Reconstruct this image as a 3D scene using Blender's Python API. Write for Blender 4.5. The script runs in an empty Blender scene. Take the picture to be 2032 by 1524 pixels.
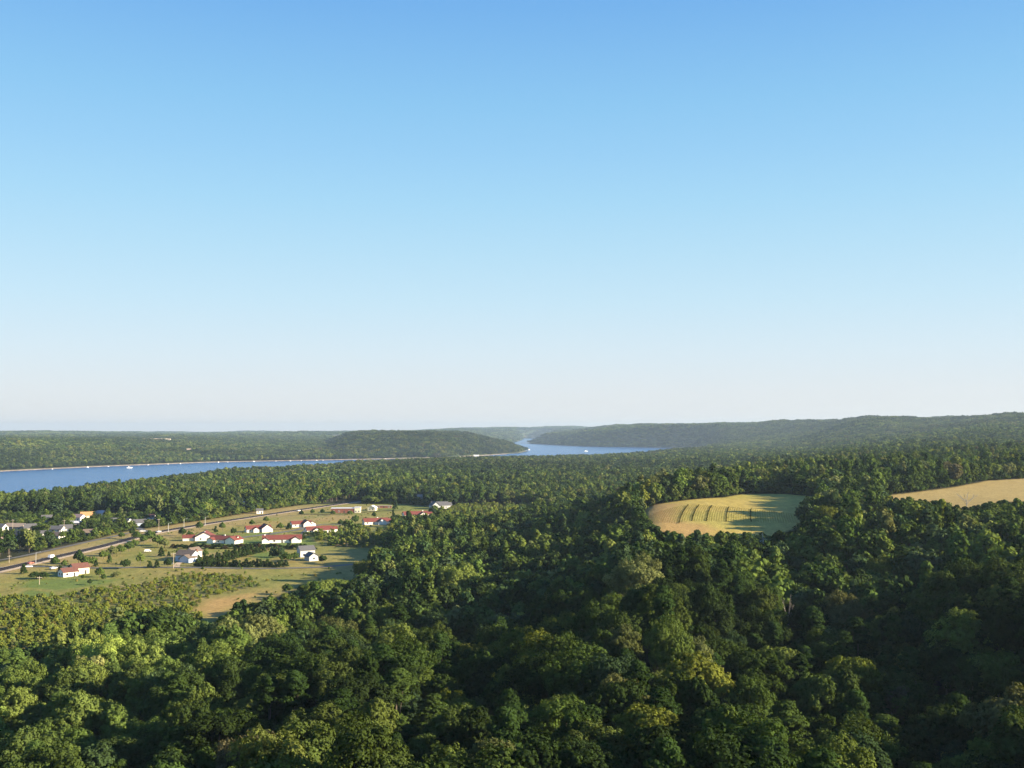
import bpy, math, random
import numpy as np
from mathutils import Vector, Matrix

# ------------------------------------------------------------------ camera, sky, sun
C = bpy.context.scene
COL = C.collection
CAM_Z = 108.0
F = 2038.0                      # focal length in photo pixels (2032 px wide)
HOR = 852.0                     # eye level row in the photo
PITCH = math.atan((HOR - 762.0) / F)
cam_d = bpy.data.cameras.new('camera'); cam = bpy.data.objects.new('camera', cam_d); COL.objects.link(cam)
cam.location = (0, 0, CAM_Z); cam.rotation_euler = (math.pi / 2 + PITCH, 0, 0)
cam_d.sensor_width = 36.0; cam_d.lens = F / 2032.0 * 36.0
cam_d.clip_start = 1.0; cam_d.clip_end = 60000.0
C.camera = cam
SUN_EL, SUN_AZ = math.radians(18.5), math.radians(104.0)      # azimuth from +Y towards +X
w = bpy.data.worlds.new('World'); C.world = w; w.use_nodes = True
nt = w.node_tree; nt.nodes.clear()
sky = nt.nodes.new('ShaderNodeTexSky'); sky.sky_type = 'NISHITA'; sky.sun_disc = False
sky.sun_elevation = SUN_EL; sky.sun_rotation = SUN_AZ
sky.altitude = 0; sky.air_density = 1.0; sky.dust_density = 0.6; sky.ozone_density = 2.0
EXPO = 1.62
hs = nt.nodes.new('ShaderNodeVectorMath'); hs.operation = 'MULTIPLY'; hs.inputs[1].default_value = (.52, .63, .80)
nt.links.new(sky.outputs[0], hs.inputs[0])
# clear-evening colour by elevation, blended with the physical sky
tcw = nt.nodes.new('ShaderNodeTexCoord'); sx = nt.nodes.new('ShaderNodeSeparateXYZ'); nt.links.new(tcw.outputs['Generated'], sx.inputs[0])
rp = nt.nodes.new('ShaderNodeValToRGB'); nt.links.new(sx.outputs['Z'], rp.inputs[0]); cr = rp.color_ramp
stops = [(0.0,(233,233,233)),(.035,(229,234,238)),(.074,(219,235,244)),(.123,(202,232,247)),(.17,(186,226,247)),(.216,(170,219,247)),(.26,(156,210,246)),(.304,(143,202,243)),(.386,(119,181,238)),(.62,(84,138,218)),(1.0,(58,104,190))]
lin = lambda c_: tuple(((q/255+.055)/1.055)**2.4 if q > 10 else q/3294 for q in c_)
while len(cr.elements) < len(stops): cr.elements.new(.5)
for el_, (p_, c_) in zip(cr.elements, stops): el_.position = p_; el_.color = (*lin(c_), 1)
sc_ = nt.nodes.new('ShaderNodeVectorMath'); sc_.operation = 'SCALE'; sc_.inputs['Scale'].default_value = 1/(2**EXPO*.1)
nt.links.new(rp.outputs[0], sc_.inputs[0])
mxw = nt.nodes.new('ShaderNodeMix'); mxw.data_type = 'VECTOR'; mxw.inputs[0].default_value = .93
nt.links.new(hs.outputs[0], mxw.inputs[4]); nt.links.new(sc_.outputs[0], mxw.inputs[5])
bg = nt.nodes.new('ShaderNodeBackground'); bg.inputs['Strength'].default_value = 0.1
wo = nt.nodes.new('ShaderNodeOutputWorld'); nt.links.new(mxw.outputs[1], bg.inputs['Color']); nt.links.new(bg.outputs[0], wo.inputs['Surface'])
sun_d = bpy.data.lights.new('sun', 'SUN'); sun_d.energy = 5.0; sun_d.angle = math.radians(0.6); sun_d.color = (1.0, 0.84, 0.60)
sun = bpy.data.objects.new('sun', sun_d); COL.objects.link(sun)
S = Vector((math.cos(SUN_EL) * math.sin(SUN_AZ), math.cos(SUN_EL) * math.cos(SUN_AZ), math.sin(SUN_EL)))
sun.rotation_euler = S.to_track_quat('Z', 'Y').to_euler(); sun.location = S * 500
C.view_settings.view_transform = 'Standard'; C.view_settings.look = 'None'
C.view_settings.exposure = EXPO; C.view_settings.gamma = 1.0
C.render.engine = 'CYCLES'
cy = C.cycles
cy.use_denoising = True; cy.max_bounces = 5; cy.diffuse_bounces = 2; cy.glossy_bounces = 2
cy.transmission_bounces = 2; cy.transparent_max_bounces = 4; cy.volume_bounces = 0
cy.use_adaptive_sampling = True; cy.adaptive_threshold = 0.015

rng = np.random.default_rng(11)
random.seed(4)

# ------------------------------------------------------------------ photo rays
cp, sp = math.cos(PITCH), math.sin(PITCH)
def ray(u, v):
    a = (np.asarray(u, float) - 1016.0) / F; b = -(np.asarray(v, float) - 762.0) / F
    y = cp - sp * b; z = sp + cp * b
    return a / y, z / y            # per metre of depth
def proj(x, y, z):
    dz = z - CAM_Z
    f = cp * y + sp * dz; q = -sp * y + cp * dz
    return 1016.0 + F * x / f, 762.0 - F * q / f

# ------------------------------------------------------------------ terrain height
ROWS = [60,130,160,200,250,320,400,500,620,800,1000,1300,1700,2300,3000,3600,4300,5200,6200,7500,9500,12500,17000]
TAB = {
 0:   [45,36,33,29,28,28,28,28,28,28,26,12,10,8,26,52,52,50,50,52,60,52,45],
 300: [47,40,37,35,32,29,28,28,28,28,27,22,12,6,8,34,44,46,50,55,60,50,45],
 500: [49,44,43,40,36,31,28.5,28,28,28,28,24,17,9,5,8,27,33,40,52,64,55,45],
 650: [50,47,46,43,39,32,29,28,28,28,28,25,19,11,5,6,22,28,36,46,62,58,50],
 700: [50,48,47,45,41,34,30,28.5,28,28,28,25,20,15,13,5,64,74,44,50,60,60,50],
 800: [50,48,47,46,43,36,32,29,28,28,28,26,21,17,16,5,76,78,48,52,60,60,60],
 900: [51,49,48,46,40,32,29,28.5,29,28,28,27,24,20,18,5,60,78,50,50,64,104,80],
 1016:[52,49,48,47,43,34,31,31,30,28,28,28,26,21,16,5,3,24,3,5,40,108,90],
 1100:[52,50,49,49,46,37,36,38,36,31,29,28,26,21,14,5,3,3,3,20,69,120,90],
 1200:[52,51,50,49,48,44,44,45,46,38,30,29,27,23,18,8,3,3,5,100,95,100,80],
 1300:[52,51,51,50,51,52,51,56,62,52,36,30,29,26,22,17,8,4,40,122,120,100,80],
 1400:[52,51,51,48,43,47,50,56,64,62,44,36,34,33,30,25,20,30,108,125,120,100,80],
 1550:[52,51,49,42,36,38,44,56,64,63,56,50,44,38,33,32,41,74,132,130,120,100,80],
 1750:[52,51,45,37,38,45,52,58,64,68,64,58,58,60,69,88,132,135,130,120,110,100,80],
 2032:[52,51,48,48,51,55,57,62,67,71,68,66,69,81,107,138,145,140,130,120,110,100,80],
 2350:[52,51,50,55,58,58,57,64,69,73,72,70,74,85,112,140,146,140,130,120,110,100,80],  # from here on: unseen rise, heightened to throw shade over the slopes
 2750:[52,51,52,59,63,61,59,66,71,75,74,74,78,90,116,140,146,140,130,120,110,100,80],
}
def hermite(xs, ys, q):
    xs = np.asarray(xs, float); ys = np.asarray(ys, float)
    d = np.diff(xs); s = np.diff(ys, axis=0) / (d[:, None] if ys.ndim > 1 else d)
    m = np.zeros_like(ys); m[0] = s[0]; m[-1] = s[-1]
    a, b = s[:-1], s[1:]
    h = np.where(a * b > 0, 2 * a * b / np.where(np.abs(a + b) < 1e-9, 1, a + b), 0); m[1:-1] = h
    i = np.clip(np.searchsorted(xs, q) - 1, 0, len(xs) - 2)
    t = (q - xs[i]) / d[i]; dd = d[i]
    if ys.ndim > 1: t = t[:, None]; dd = dd[:, None]
    return ((2*t**3-3*t**2+1)*ys[i] + (t**3-2*t**2+t)*dd*m[i] + (-2*t**3+3*t**2)*ys[i+1] + (t**3-t**2)*dd*m[i+1])
_us = sorted(TAB); _lr = np.log(np.array(ROWS, float))
_fl = np.linspace(_lr[0], _lr[-1], 500)
_T1 = hermite(_lr, np.array([TAB[u] for u in _us], float).T, _fl)          # (500, ncol)
_fu = np.linspace(_us[0], _us[-1], 260)
_T2 = hermite(np.array(_us, float), _T1.T, _fu)                            # (260, 500)
k = np.array([1,2,3,2,1.]) / 9
_T2 = np.apply_along_axis(lambda a: np.convolve(np.pad(a, 2, 'edge'), k, 'valid'), 0, _T2)
_T2 = np.apply_along_axis(lambda a: np.convolve(np.pad(a, 2, 'edge'), k, 'valid'), 1, _T2)

_lat = np.random.default_rng(5).random((256, 256))
def vnoise(x, y):
    x = np.asarray(x, float); y = np.asarray(y, float)
    i = np.floor(x).astype(int); j = np.floor(y).astype(int); fx = x - i; fy = y - j
    fx = fx*fx*(3-2*fx); fy = fy*fy*(3-2*fy)
    g = lambda a, b: _lat[a & 255, b & 255]
    return (g(i,j)*(1-fx)*(1-fy)+g(i+1,j)*fx*(1-fy)+g(i,j+1)*(1-fx)*fy+g(i+1,j+1)*fx*fy)*2-1
def fbm(x, y, n=3):
    s = 0; a = 1; t = 0
    for q in range(n):
        s = s + a*vnoise(x*2**q+17*q, y*2**q+31*q); t += a; a *= .5
    return s/t
def sstep(a, b, x):
    t = np.clip((x-a)/(b-a), 0, 1); return t*t*(3-2*t)

RIVER = np.array([(-950,-2500),(-850,0),(-780,600),(-705,1200),(-672,1480),(-668,2290),(-430,2695),(-158,2960),(56,3370),(365,3500),
 (700,4250),(980,5100),(1090,5850),(980,6020),(760,6180),(457,6474),(300,7100),(123,7860),(190,8500),(300,9500),(420,10800),(520,12100),(330,12700),(110,12500),
 (105,11200),(62,9500),(-5,8200),(-130,7200),(-150,6200),(30,5600),(80,5150),(30,4700),(-224,3930),(-569,3668),(-974,3386),(-1200,2974),(-1316,2620),(-1600,1900),(-1850,0),(-1900,-2500)], float)
def poly_sd(P, x, y):            # signed distance, negative inside
    x = np.asarray(x, float); y = np.asarray(y, float)
    d2 = np.full(x.shape, 1e18); ins = np.zeros(x.shape, bool)
    n = len(P)
    for q in range(n):
        ax, ay = P[q]; bx, by = P[(q+1) % n]
        ex, ey = bx-ax, by-ay
        t = np.clip(((x-ax)*ex+(y-ay)*ey)/(ex*ex+ey*ey+1e-12), 0, 1)
        d2 = np.minimum(d2, (x-ax-t*ex)**2+(y-ay-t*ey)**2)
        c = ((ay > y) != (by > y))
        xi = ax+(y-ay)*ex/(ey if abs(ey) > 1e-9 else 1e-9)
        ins ^= c & (x < xi)
    d = np.sqrt(d2); return np.where(ins, -d, d)
def in_poly(P, x, y):
    x = np.asarray(x, float); y = np.asarray(y, float); ins = np.zeros(x.shape, bool); n = len(P)
    for q in range(n):
        ax, ay = P[q]; bx, by = P[(q+1) % n]
        c = ((ay > y) != (by > y)); ey = by-ay
        ins ^= c & (x < ax+(y-ay)*(bx-ax)/(ey if abs(ey) > 1e-9 else 1e-9))
    return ins

def T(x, y, detail=True):
    x = np.asarray(x, float); y = np.asarray(y, float)
    r = np.hypot(x, y); ph = np.arctan2(x, y)
    phc = np.clip(ph, -0.50, 0.70)
    u = np.clip(1016+F*np.tan(phc), 0, 2750); d = np.clip(r*np.cos(phc), 60, 17000)
    a = (u-_fu[0])/(_fu[-1]-_fu[0])*(len(_fu)-1); b = (np.log(d)-_fl[0])/(_fl[-1]-_fl[0])*(len(_fl)-1)
    i = np.clip(a.astype(int), 0, len(_fu)-2); j = np.clip(b.astype(int), 0, len(_fl)-2)
    fa = a-i; fb = b-j
    z = _T2[i,j]*(1-fa)*(1-fb)+_T2[i+1,j]*fa*(1-fb)+_T2[i,j+1]*(1-fa)*fb+_T2[i+1,j+1]*fa*fb
    if detail:
        hill = sstep(30, 42, z) * (1 - sstep(600, 900, r))
        fld = sstep(430, 500, d) * sstep(1200, 1320, u)
        z = z + 7*hill*(1-fld)*fbm(x/70, y/70, 2)
        far = sstep(2600, 4500, r) * sstep(15, 40, z)
        z = z + far*((12+10*sstep(55, 100, z))*fbm(x/420+9, y/420+3, 3) + 26*sstep(6500, 9000, r)*fbm(x/900+5, y/1800+8, 3)) + 20*sstep(3300, 4600, r)*sstep(60, 110, z)*fbm(x/700+1, y/1100+6, 3)
        mid = sstep(900, 1400, r)*(1-sstep(3000, 4500, r))*sstep(26, 40, z)
        z = z + mid*11*fbm(x/330+2, y/330+7, 3)*(.35+.65*sstep(1250, 1500, u))
    z = z + 26*sstep(2200, 3200, r)*sstep(45, 95, z)*fbm(x/380+3, y/620+2, 3)*sstep(1450, 1600, u)
    return z
_nearbox = 900
def T2(x, y):                    # with river cut in
    z = T(x, y); x = np.asarray(x, float); y = np.asarray(y, float)
    s = poly_sd(RIVER, x, y)
    m_ = sstep(5500, 6000, y)*(1-sstep(9500, 12000, y))*sstep(60, 160, x)*(1-sstep(2200, 3200, x))
    z = np.maximum(z, m_*(62+62*sstep(250, 1000, x)+14*fbm(x/300, y/300, 2))*sstep(5, 170, s))
    land = 1.2 + (np.maximum(z, 3)-1.2)*sstep(-5, 110, s)
    return np.where(s > 0, land, -np.minimum(6, -s*0.25)-.3), s

def G(u, v):                     # photo pixel -> point on the ground
    rx, rz = ray(u, v)
    d = np.exp(np.linspace(math.log(70), math.log(16000), 6000))
    z, _ = T2(rx*d, d)
    h = CAM_Z+rz*d-z
    i = int(np.argmax(h < 0)) if (h < 0).any() else len(d)-1
    i = max(i, 1); t = h[i-1]/(h[i-1]-h[i]+1e-9); dd = d[i-1]+(d[i]-d[i-1])*t
    return Vector((rx*dd, dd, float(T2(np.array([rx*dd]), np.array([dd]))[0][0])))
def GP(pts): return np.array([tuple(G(u, v))[:2] for u, v in pts])

# ------------------------------------------------------------------ mesh and material helpers
def mesh_np(name, V, Fq, mats, matidx=None, smooth=False):
    me = bpy.data.meshes.new(name); V = np.asarray(V, np.float32); Fq = np.asarray(Fq, np.int32)
    n, kk = Fq.shape
    me.vertices.add(len(V)); me.vertices.foreach_set('co', V.ravel())
    me.loops.add(n*kk); me.loops.foreach_set('vertex_index', Fq.ravel())
    me.polygons.add(n); me.polygons.foreach_set('loop_start', np.arange(0, n*kk, kk, dtype=np.int32))
    try: me.polygons.foreach_set('loop_total', np.full(n, kk, np.int32))
    except Exception: pass
    for m in (mats if isinstance(mats, (list, tuple)) else [mats]): me.materials.append(m)
    if matidx is not None: me.polygons.foreach_set('material_index', np.asarray(matidx, np.int32))
    me.update(calc_edges=True)
    me.polygons.foreach_set('use_smooth', np.full(n, smooth))
    return me
class MB:
    def __init__(s): s.v = []; s.f = []
    def add(s, vs, fs):
        o = len(s.v); s.v += [tuple(p) for p in vs]; s.f += [tuple(i+o for i in f) for f in fs]; return s
    def box(s, c, d, rz=0.0, taper=1.0):
        cx, cy_, cz = c; a, b, h = d[0]/2, d[1]/2, d[2]/2; P = []
        for z, t in ((-h, 1), (h, taper)):
            for X, Y in ((-a,-b),(a,-b),(a,b),(-a,b)):
                X *= t; Y *= t
                P.append((cx+X*math.cos(rz)-Y*math.sin(rz), cy_+X*math.sin(rz)+Y*math.cos(rz), cz+z))
        return s.add(P, [(0,3,2,1),(4,5,6,7),(0,1,5,4),(1,2,6,5),(2,3,7,6),(3,0,4,7)])
    def tube(s, a, b, r0, r1, n=7):
        a = Vector(a); b = Vector(b); z = (b-a).normalized(); x = z.orthogonal().normalized(); y = z.cross(x)
        P = []
        for c, r in ((a, r0), (b, r1)):
            for q in range(n):
                t = 2*math.pi*q/n; P.append(c+(x*math.cos(t)+y*math.sin(t))*r)
        return s.add(P, [(q, (q+1)%n, n+(q+1)%n, n+q) for q in range(n)]+[tuple(range(n-1,-1,-1)), tuple(range(n, 2*n))])
    def mesh(s, name, m):
        me = bpy.data.meshes.new(name); me.from_pydata(s.v, [], s.f); me.materials.append(m); me.update(); return me
    def obj(s, name, m, parent=None, loc=None):
        o = bpy.data.objects.new(name, s.mesh(name, m)); COL.objects.link(o)
        if parent: o.parent = parent
        if loc is not None: o.location = loc
        return o
def tag(o, label=None, cat=None, group=None, kind=None):
    if label: o['label'] = label
    if cat: o['category'] = cat
    if group: o['group'] = group
    if kind: o['kind'] = kind
    return o
def empty(name, loc, rz=0.0):
    o = bpy.data.objects.new(name, None); COL.objects.link(o); o.location = loc; o.rotation_euler = (0, 0, rz)
    o.empty_display_size = 1; return o

def mat(name, col, rough=0.8, noise=0.12, scale=1.0, metal=0.0, spec=0.3, bump=0.0):
    m = bpy.data.materials.new(name); m.use_nodes = True; t = m.node_tree; b = t.nodes['Principled BSDF']
    b.inputs['Roughness'].default_value = rough; b.inputs['Metallic'].default_value = metal
    b.inputs['Specular IOR Level'].default_value = spec
    tc = t.nodes.new('ShaderNodeTexCoord'); nz = t.nodes.new('ShaderNodeTexNoise'); nz.inputs['Scale'].default_value = scale
    nz.inputs['Detail'].default_value = 4
    t.links.new(tc.outputs['Object'], nz.inputs['Vector'])
    mr = t.nodes.new('ShaderNodeMapRange'); mr.inputs[1].default_value = .3; mr.inputs[2].default_value = .7
    mr.inputs[3].default_value = 1-noise; mr.inputs[4].default_value = 1+noise
    t.links.new(nz.outputs[0], mr.inputs[0])
    mx = t.nodes.new('ShaderNodeVectorMath'); mx.operation = 'SCALE'; mx.inputs[0].default_value = col[:3]
    t.links.new(mr.outputs[0], mx.inputs['Scale']); t.links.new(mx.outputs[0], b.inputs['Base Color'])
    if bump:
        bp = t.nodes.new('ShaderNodeBump'); bp.inputs['Strength'].default_value = bump
        t.links.new(nz.outputs[0], bp.inputs['Height']); t.links.new(bp.outputs[0], b.inputs['Normal'])
    return m

def foliage_mat():
    m = bpy.data.materials.new('foliage'); m.use_nodes = True; t = m.node_tree; t.nodes.clear()
    at = t.nodes.new('ShaderNodeAttribute'); at.attribute_type = 'INSTANCER'; at.attribute_name = 'tint'
    tc = t.nodes.new('ShaderNodeTexCoord'); nz = t.nodes.new('ShaderNodeTexNoise'); nz.inputs['Scale'].default_value = .55; nz.inputs['Detail'].default_value = 3
    t.links.new(tc.outputs['Object'], nz.inputs['Vector'])
    mr = t.nodes.new('ShaderNodeMapRange'); mr.inputs[1].default_value = .3; mr.inputs[2].default_value = .7
    mr.inputs[3].default_value = .68; mr.inputs[4].default_value = 1.35
    t.links.new(nz.outputs[0], mr.inputs[0])
    mx = t.nodes.new('ShaderNodeVectorMath'); mx.operation = 'SCALE'
    t.links.new(at.outputs['Color'], mx.inputs[0]); t.links.new(mr.outputs[0], mx.inputs['Scale'])
    d = t.nodes.new('ShaderNodeBsdfDiffuse'); tr = t.nodes.new('ShaderNodeBsdfTranslucent')
    t.links.new(mx.outputs[0], d.inputs['Color'])
    v2 = t.nodes.new('ShaderNodeVectorMath'); v2.operation = 'MULTIPLY'; v2.inputs[1].default_value = (1.3, 1.25, .5)
    t.links.new(mx.outputs[0], v2.inputs[0]); t.links.new(v2.outputs[0], tr.inputs['Color'])
    ms = t.nodes.new('ShaderNodeMixShader'); ms.inputs[0].default_value = .22
    t.links.new(d.outputs[0], ms.inputs[1]); t.links.new(tr.outputs[0], ms.inputs[2])
    o = t.nodes.new('ShaderNodeOutputMaterial'); t.links.new(ms.outputs[0], o.inputs['Surface'])
    return m
M_FOL = foliage_mat()
M_BARK = mat('bark', (.11,.09,.07), .9, .3, 3)
M = dict(
 white=mat('white_siding', (.78,.76,.70), .7, .05, .6), cream=mat('cream_siding', (.74,.68,.50), .7, .05, .6),
 grey=mat('grey_siding', (.45,.46,.46), .7, .06, .6), blue=mat('blue_siding', (.42,.50,.62), .7, .05, .6),
 tan=mat('tan_siding', (.55,.45,.33), .75, .08, .6), brick=mat('brick', (.20,.075,.055), .85, .25, 2.5),
 red=mat('red_shingles', (.165,.048,.036), .75, .16, 1.6), rust=mat('brown_red_shingles', (.14,.062,.047), .8, .18, 1.6),
 brown=mat('brown_shingles', (0.15, 0.116, 0.09), .8, .18, 1.6), greyroof=mat('grey_shingles', (.105,.105,.11), .8, .15, 1.6),
 tanroof=mat('tan_shingles', (0.345, 0.27, 0.203), .8, .12, 1.6), pink=mat('pinkish_shingles', (0.36, 0.247, 0.217), .8, .12, 1.6),
 orange=mat('orange_shingles', (0.45, 0.255, 0.112), .8, .12, 1.6), whiteroof=mat('pale_membrane', (.62,.62,.63), .6, .06, .5),
 glass=mat('window_glass', (.03,.035,.045), .15, .1, 1, spec=.8), trim=mat('white_trim', (.8,.8,.78), .6, .03, 1),
 dark=mat('dark_door', (.05,.045,.045), .6, .1, 1), asphalt=mat('asphalt', (.040,.035,.036), 1.0, .2, .15, spec=.05),
 gravel=mat('pale_gravel', (.48,.37,.24), .95, .18, .3), oldroad=mat('worn_asphalt', (.12,.12,.115), .9, .15, .15),
 paint=mat('road_paint', (.7,.7,.68), .7, .1, 1), wood=mat('weathered_pole', (.38,.32,.25), .9, .15, 3),
 metal=mat('galvanised_metal', (.55,.56,.57), .4, .05, 2, metal=.6), tyre=mat('tyre', (.025,.025,.025), .9, .1, 3),
 carwhite=mat('white_paint', (.8,.8,.8), .25, .02, 1, spec=.6), carred=mat('dull_red_paint', (.5,.16,.12), .3, .02, 1, spec=.6),
 cardark=mat('dark_blue_paint', (.06,.08,.14), .3, .02, 1, spec=.6), hull=mat('white_hull', (.82,.82,.8), .3, .02, 1, spec=.5),
 stone=mat('shore_stone', (.20,.165,.135), .95, .4, .06), snag=mat('bare_grey_wood', (.36,.33,.29), .9, .2, 3),
)

# ------------------------------------------------------------------ ground sheet
MEADOW = GP([(-160,1170),(-20,1119),(60,1103),(140,1086),(240,1056),(330,1044),(420,1031),(520,1014),(610,1001),(700,1000),(790,1000),(862,1006),(850,1024),(800,1036),(760,1052),(745,1068),(760,1085),(745,1115),(705,1150),(640,1166),(600,1162),(560,1180),(520,1195),(470,1212),(410,1240),(330,1225),(200,1290),(60,1312),(-160,1345)])
BRUSH = GP([(-160,1188),(0,1184),(110,1186),(190,1168),(300,1160),(360,1142),(440,1140),(500,1152),(520,1165),(455,1176),(400,1188),(392,1215),(340,1240),(200,1290),(60,1312),(-160,1345)])
SCRUB = GP([(600,1056),(700,1046),(760,1052),(850,1030),(905,1005),(1010,1004),(1120,1010),(1010,1050),(930,1066),(860,1060),(790,1078),(730,1088),(640,1083)])
FIELD1 = GP([(1278,1012),(1350,994),(1440,987),(1478,980),(1560,980),(1625,986),(1620,1000),(1590,1042),(1560,1054),(1540,1066),(1480,1064),(1400,1062),(1368,1060),(1357,1070),(1312,1054),(1280,1030)])
FIELD2 = GP([(1735,986),(1800,979),(1900,966),(1960,954),(2100,946),(2400,942),(2600,1010),(2300,1010),(2032,996),(1985,996),(1925,1013),(1890,1005),(1790,996)])
FARFIELDS = [GP(p) for p in ([(1595,988),(1650,984),(1650,990)],)]
LAWNS = [GP(p) for p in ([(384,1078),(410,1066),(500,1072),(620,1066),(625,1082),(560,1086),(400,1086)], [(470,1062),(540,1054),(560,1058),(540,1064)],
  [(655,1052),(720,1048),(735,1056),(690,1062),(650,1062)], [(60,1150),(240,1150),(190,1162),(110,1172),(40,1166)], [(60,1168),(110,1178),(90,1195),(10,1190)], [(196,1083),(262,1073),(250,1066),(190,1076)],
  [(490,1100),(540,1094),(560,1104),(520,1112)], [(560,1030),(640,1020),(650,1026),(600,1030)])]
BROWNS = [GP(p) for p in ([(-30,1130),(100,1090),(230,1062),(330,1043),(480,1019),(620,1000),(660,1003),(560,1024),(450,1046),(330,1068),(200,1098),(60,1130),(-30,1150)],[(200,1165),(360,1150),(370,1160),(230,1178)], [(300,1100),(480,1096),(470,1108),(330,1112)], [(0,1120),(60,1104),(200,1080),(215,1084),(90,1110),(0,1135)], [(540,1020),(700,1022),(690,1032),(560,1036)])]
GOLDS = [GP(p) for p in ([(392,1212),(410,1190),(500,1180),(470,1200),(420,1225)], [(664,1070),(706,1068),(702,1084),(662,1084)], [(1270,1010),(1345,1000),(1352,1034),(1420,1050),(1400,1062),(1355,1074),(1300,1056)])]

CLEAR = [((u_-1016)/F*d_, d_, a_, b_) for u_, d_, a_, b_ in ((75,4700,150,260),(120,5400,180,300),(330,5200,120,260),(560,5600,160,300),(480,4600,90,160),(250,6300,300,350),(1790,2500,40,110),(1900,3200,70,150),(1600,2300,35,90),(1500,7100,200,300))]
nr, r0, r1 = 900, 20.0, 17000.0
t = np.linspace(0, 1, nr); lr = np.log(r0)+(np.log(r1)-np.log(r0))*(t**0.92)
rr = np.exp(lr)
fr = np.linspace(-0.60, 0.60, 700); sd = np.linspace(0.60, 2*math.pi-0.60, 70)[1:-1]
an = np.concatenate([fr, sd]); na = len(an)
X = rr[:, None]*np.sin(an)[None]; Y = rr[:, None]*np.cos(an)[None]
Zs = np.empty_like(X); SD = np.empty_like(X)
for q in range(0, nr, 60):
    Zs[q:q+60], SD[q:q+60] = T2(X[q:q+60], Y[q:q+60])
V = np.stack([X, Y, Zs], -1).reshape(-1, 3)
V = np.vstack([V, [[0, 0, float(Zs[0].mean())]]])
ii, jj = np.meshgrid(np.arange(nr-1), np.arange(na), indexing='ij'); j2 = (jj+1) % na
Q = np.stack([ii*na+jj, ii*na+j2, (ii+1)*na+j2, (ii+1)*na+jj], -1).reshape(-1, 4)[:, ::-1]
cen = np.stack([np.full(na, len(V)-1), np.arange(na), (np.arange(na)+1) % na, (np.arange(na)+1) % na], -1)
# colours of what the ground is made of (soil, turf, crops)
x = V[:, 0]; y = V[:, 1]; r = np.hypot(x, y)
n1 = fbm(x/14, y/14, 3)[:, None]; n2 = fbm(x/55+4, y/55+9, 3)[:, None]; n3 = fbm(x/4+4, y/6+9, 2)[:, None]
cf = np.array([.030,.036,.017])*(1+.3*n1)
farc = np.array([.050,.078,.030])*(1+.35*n2)
fm = sstep(1800, 3500, r)[:, None]; col = cf*(1-fm)+farc*fm
def setc(mask, c, a=1.0):
    global col
    mm = mask[:, None]*a if mask.dtype != bool else np.where(mask, a, 0.0)[:, None]
    col = col*(1-mm)+c*mm
near = (r < 1500) & (y > 0)
def inp(P):
    m_ = np.zeros(len(x), bool); x0, y0 = P.min(0); x1, y1 = P.max(0)
    s = near & (x >= x0) & (x <= x1) & (y >= y0) & (y <= y1); m_[s] = in_poly(P, x[s], y[s]); return m_
def softp(P, wd):
    m_ = np.zeros(len(x)); x0, y0 = P.min(0)-wd; x1, y1 = P.max(0)+wd
    s = near & (x >= x0) & (x <= x1) & (y >= y0) & (y <= y1); m_[s] = sstep(wd, -wd, poly_sd(P, x[s], y[s])+n1[s, 0]*wd*.8) if False else 1-sstep(-wd, wd, poly_sd(P, x[s], y[s])+n1[s, 0]*wd*.8); return m_
tanc = np.array([.33,.255,.085]); grn = np.array([.20,.225,.050])
mix = np.clip(.5+.9*n2+.25*n1+.15*n3, 0, 1)
mead = (grn*(1-mix)+tanc*mix)*(1+.18*n3)
setc(softp(MEADOW, 3), mead)
sc = np.array([.19,.20,.055])*(1-.5*np.clip(n1+.2, 0, 1))+np.array([.17,.13,.06])*.5*np.clip(n1+.3, 0, 1)
setc(softp(BRUSH, 8), sc, .85); setc(softp(SCRUB, 5), sc, .8)
for P in LAWNS: setc(softp(P, 3), np.array([.15,.205,.045])*(1+.15*n3))
for P in BROWNS: setc(softp(P, 5), np.array([.37,.275,.120])*(1+.15*n3), .55)
stripe = .5+.5*np.sin(x*1.0+n1[:, 0]*2)[:, None]
f1 = np.array([.50,.385,.10])*(1+.15*n3)*(1-.08*stripe)+np.array([-.07,.0,-.01])*np.clip(n2*1.6, 0, 1)
setc(softp(FIELD1, 1.5), f1)
setc(softp(FIELD2, 1.5), np.array([.42,.315,.115])*(1+.10*n3+.12*n2))
for P in GOLDS: setc(softp(P, 6), np.array([.46,.29,.11])*(1+.15*n3), .8)
for cx_, cy_, a_, b_ in CLEAR:
    e_ = ((x-cx_)/a_)**2+((y-cy_)/b_)**2+.5*n2[:, 0]; setc(e_ < 1, np.array([.26,.25,.09]), .9)
SDf = np.append(SD.ravel(), 500.)
sand = (SD.ravel() < 7) & (SD.ravel() > -30); sand = np.append(sand, False)
setc(sand, np.array([.33,.28,.2]), .7)
col = np.clip(col*np.where((SDf > 0) & (r < 1500), .84, .8)[:, None], .004, 1)

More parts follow.
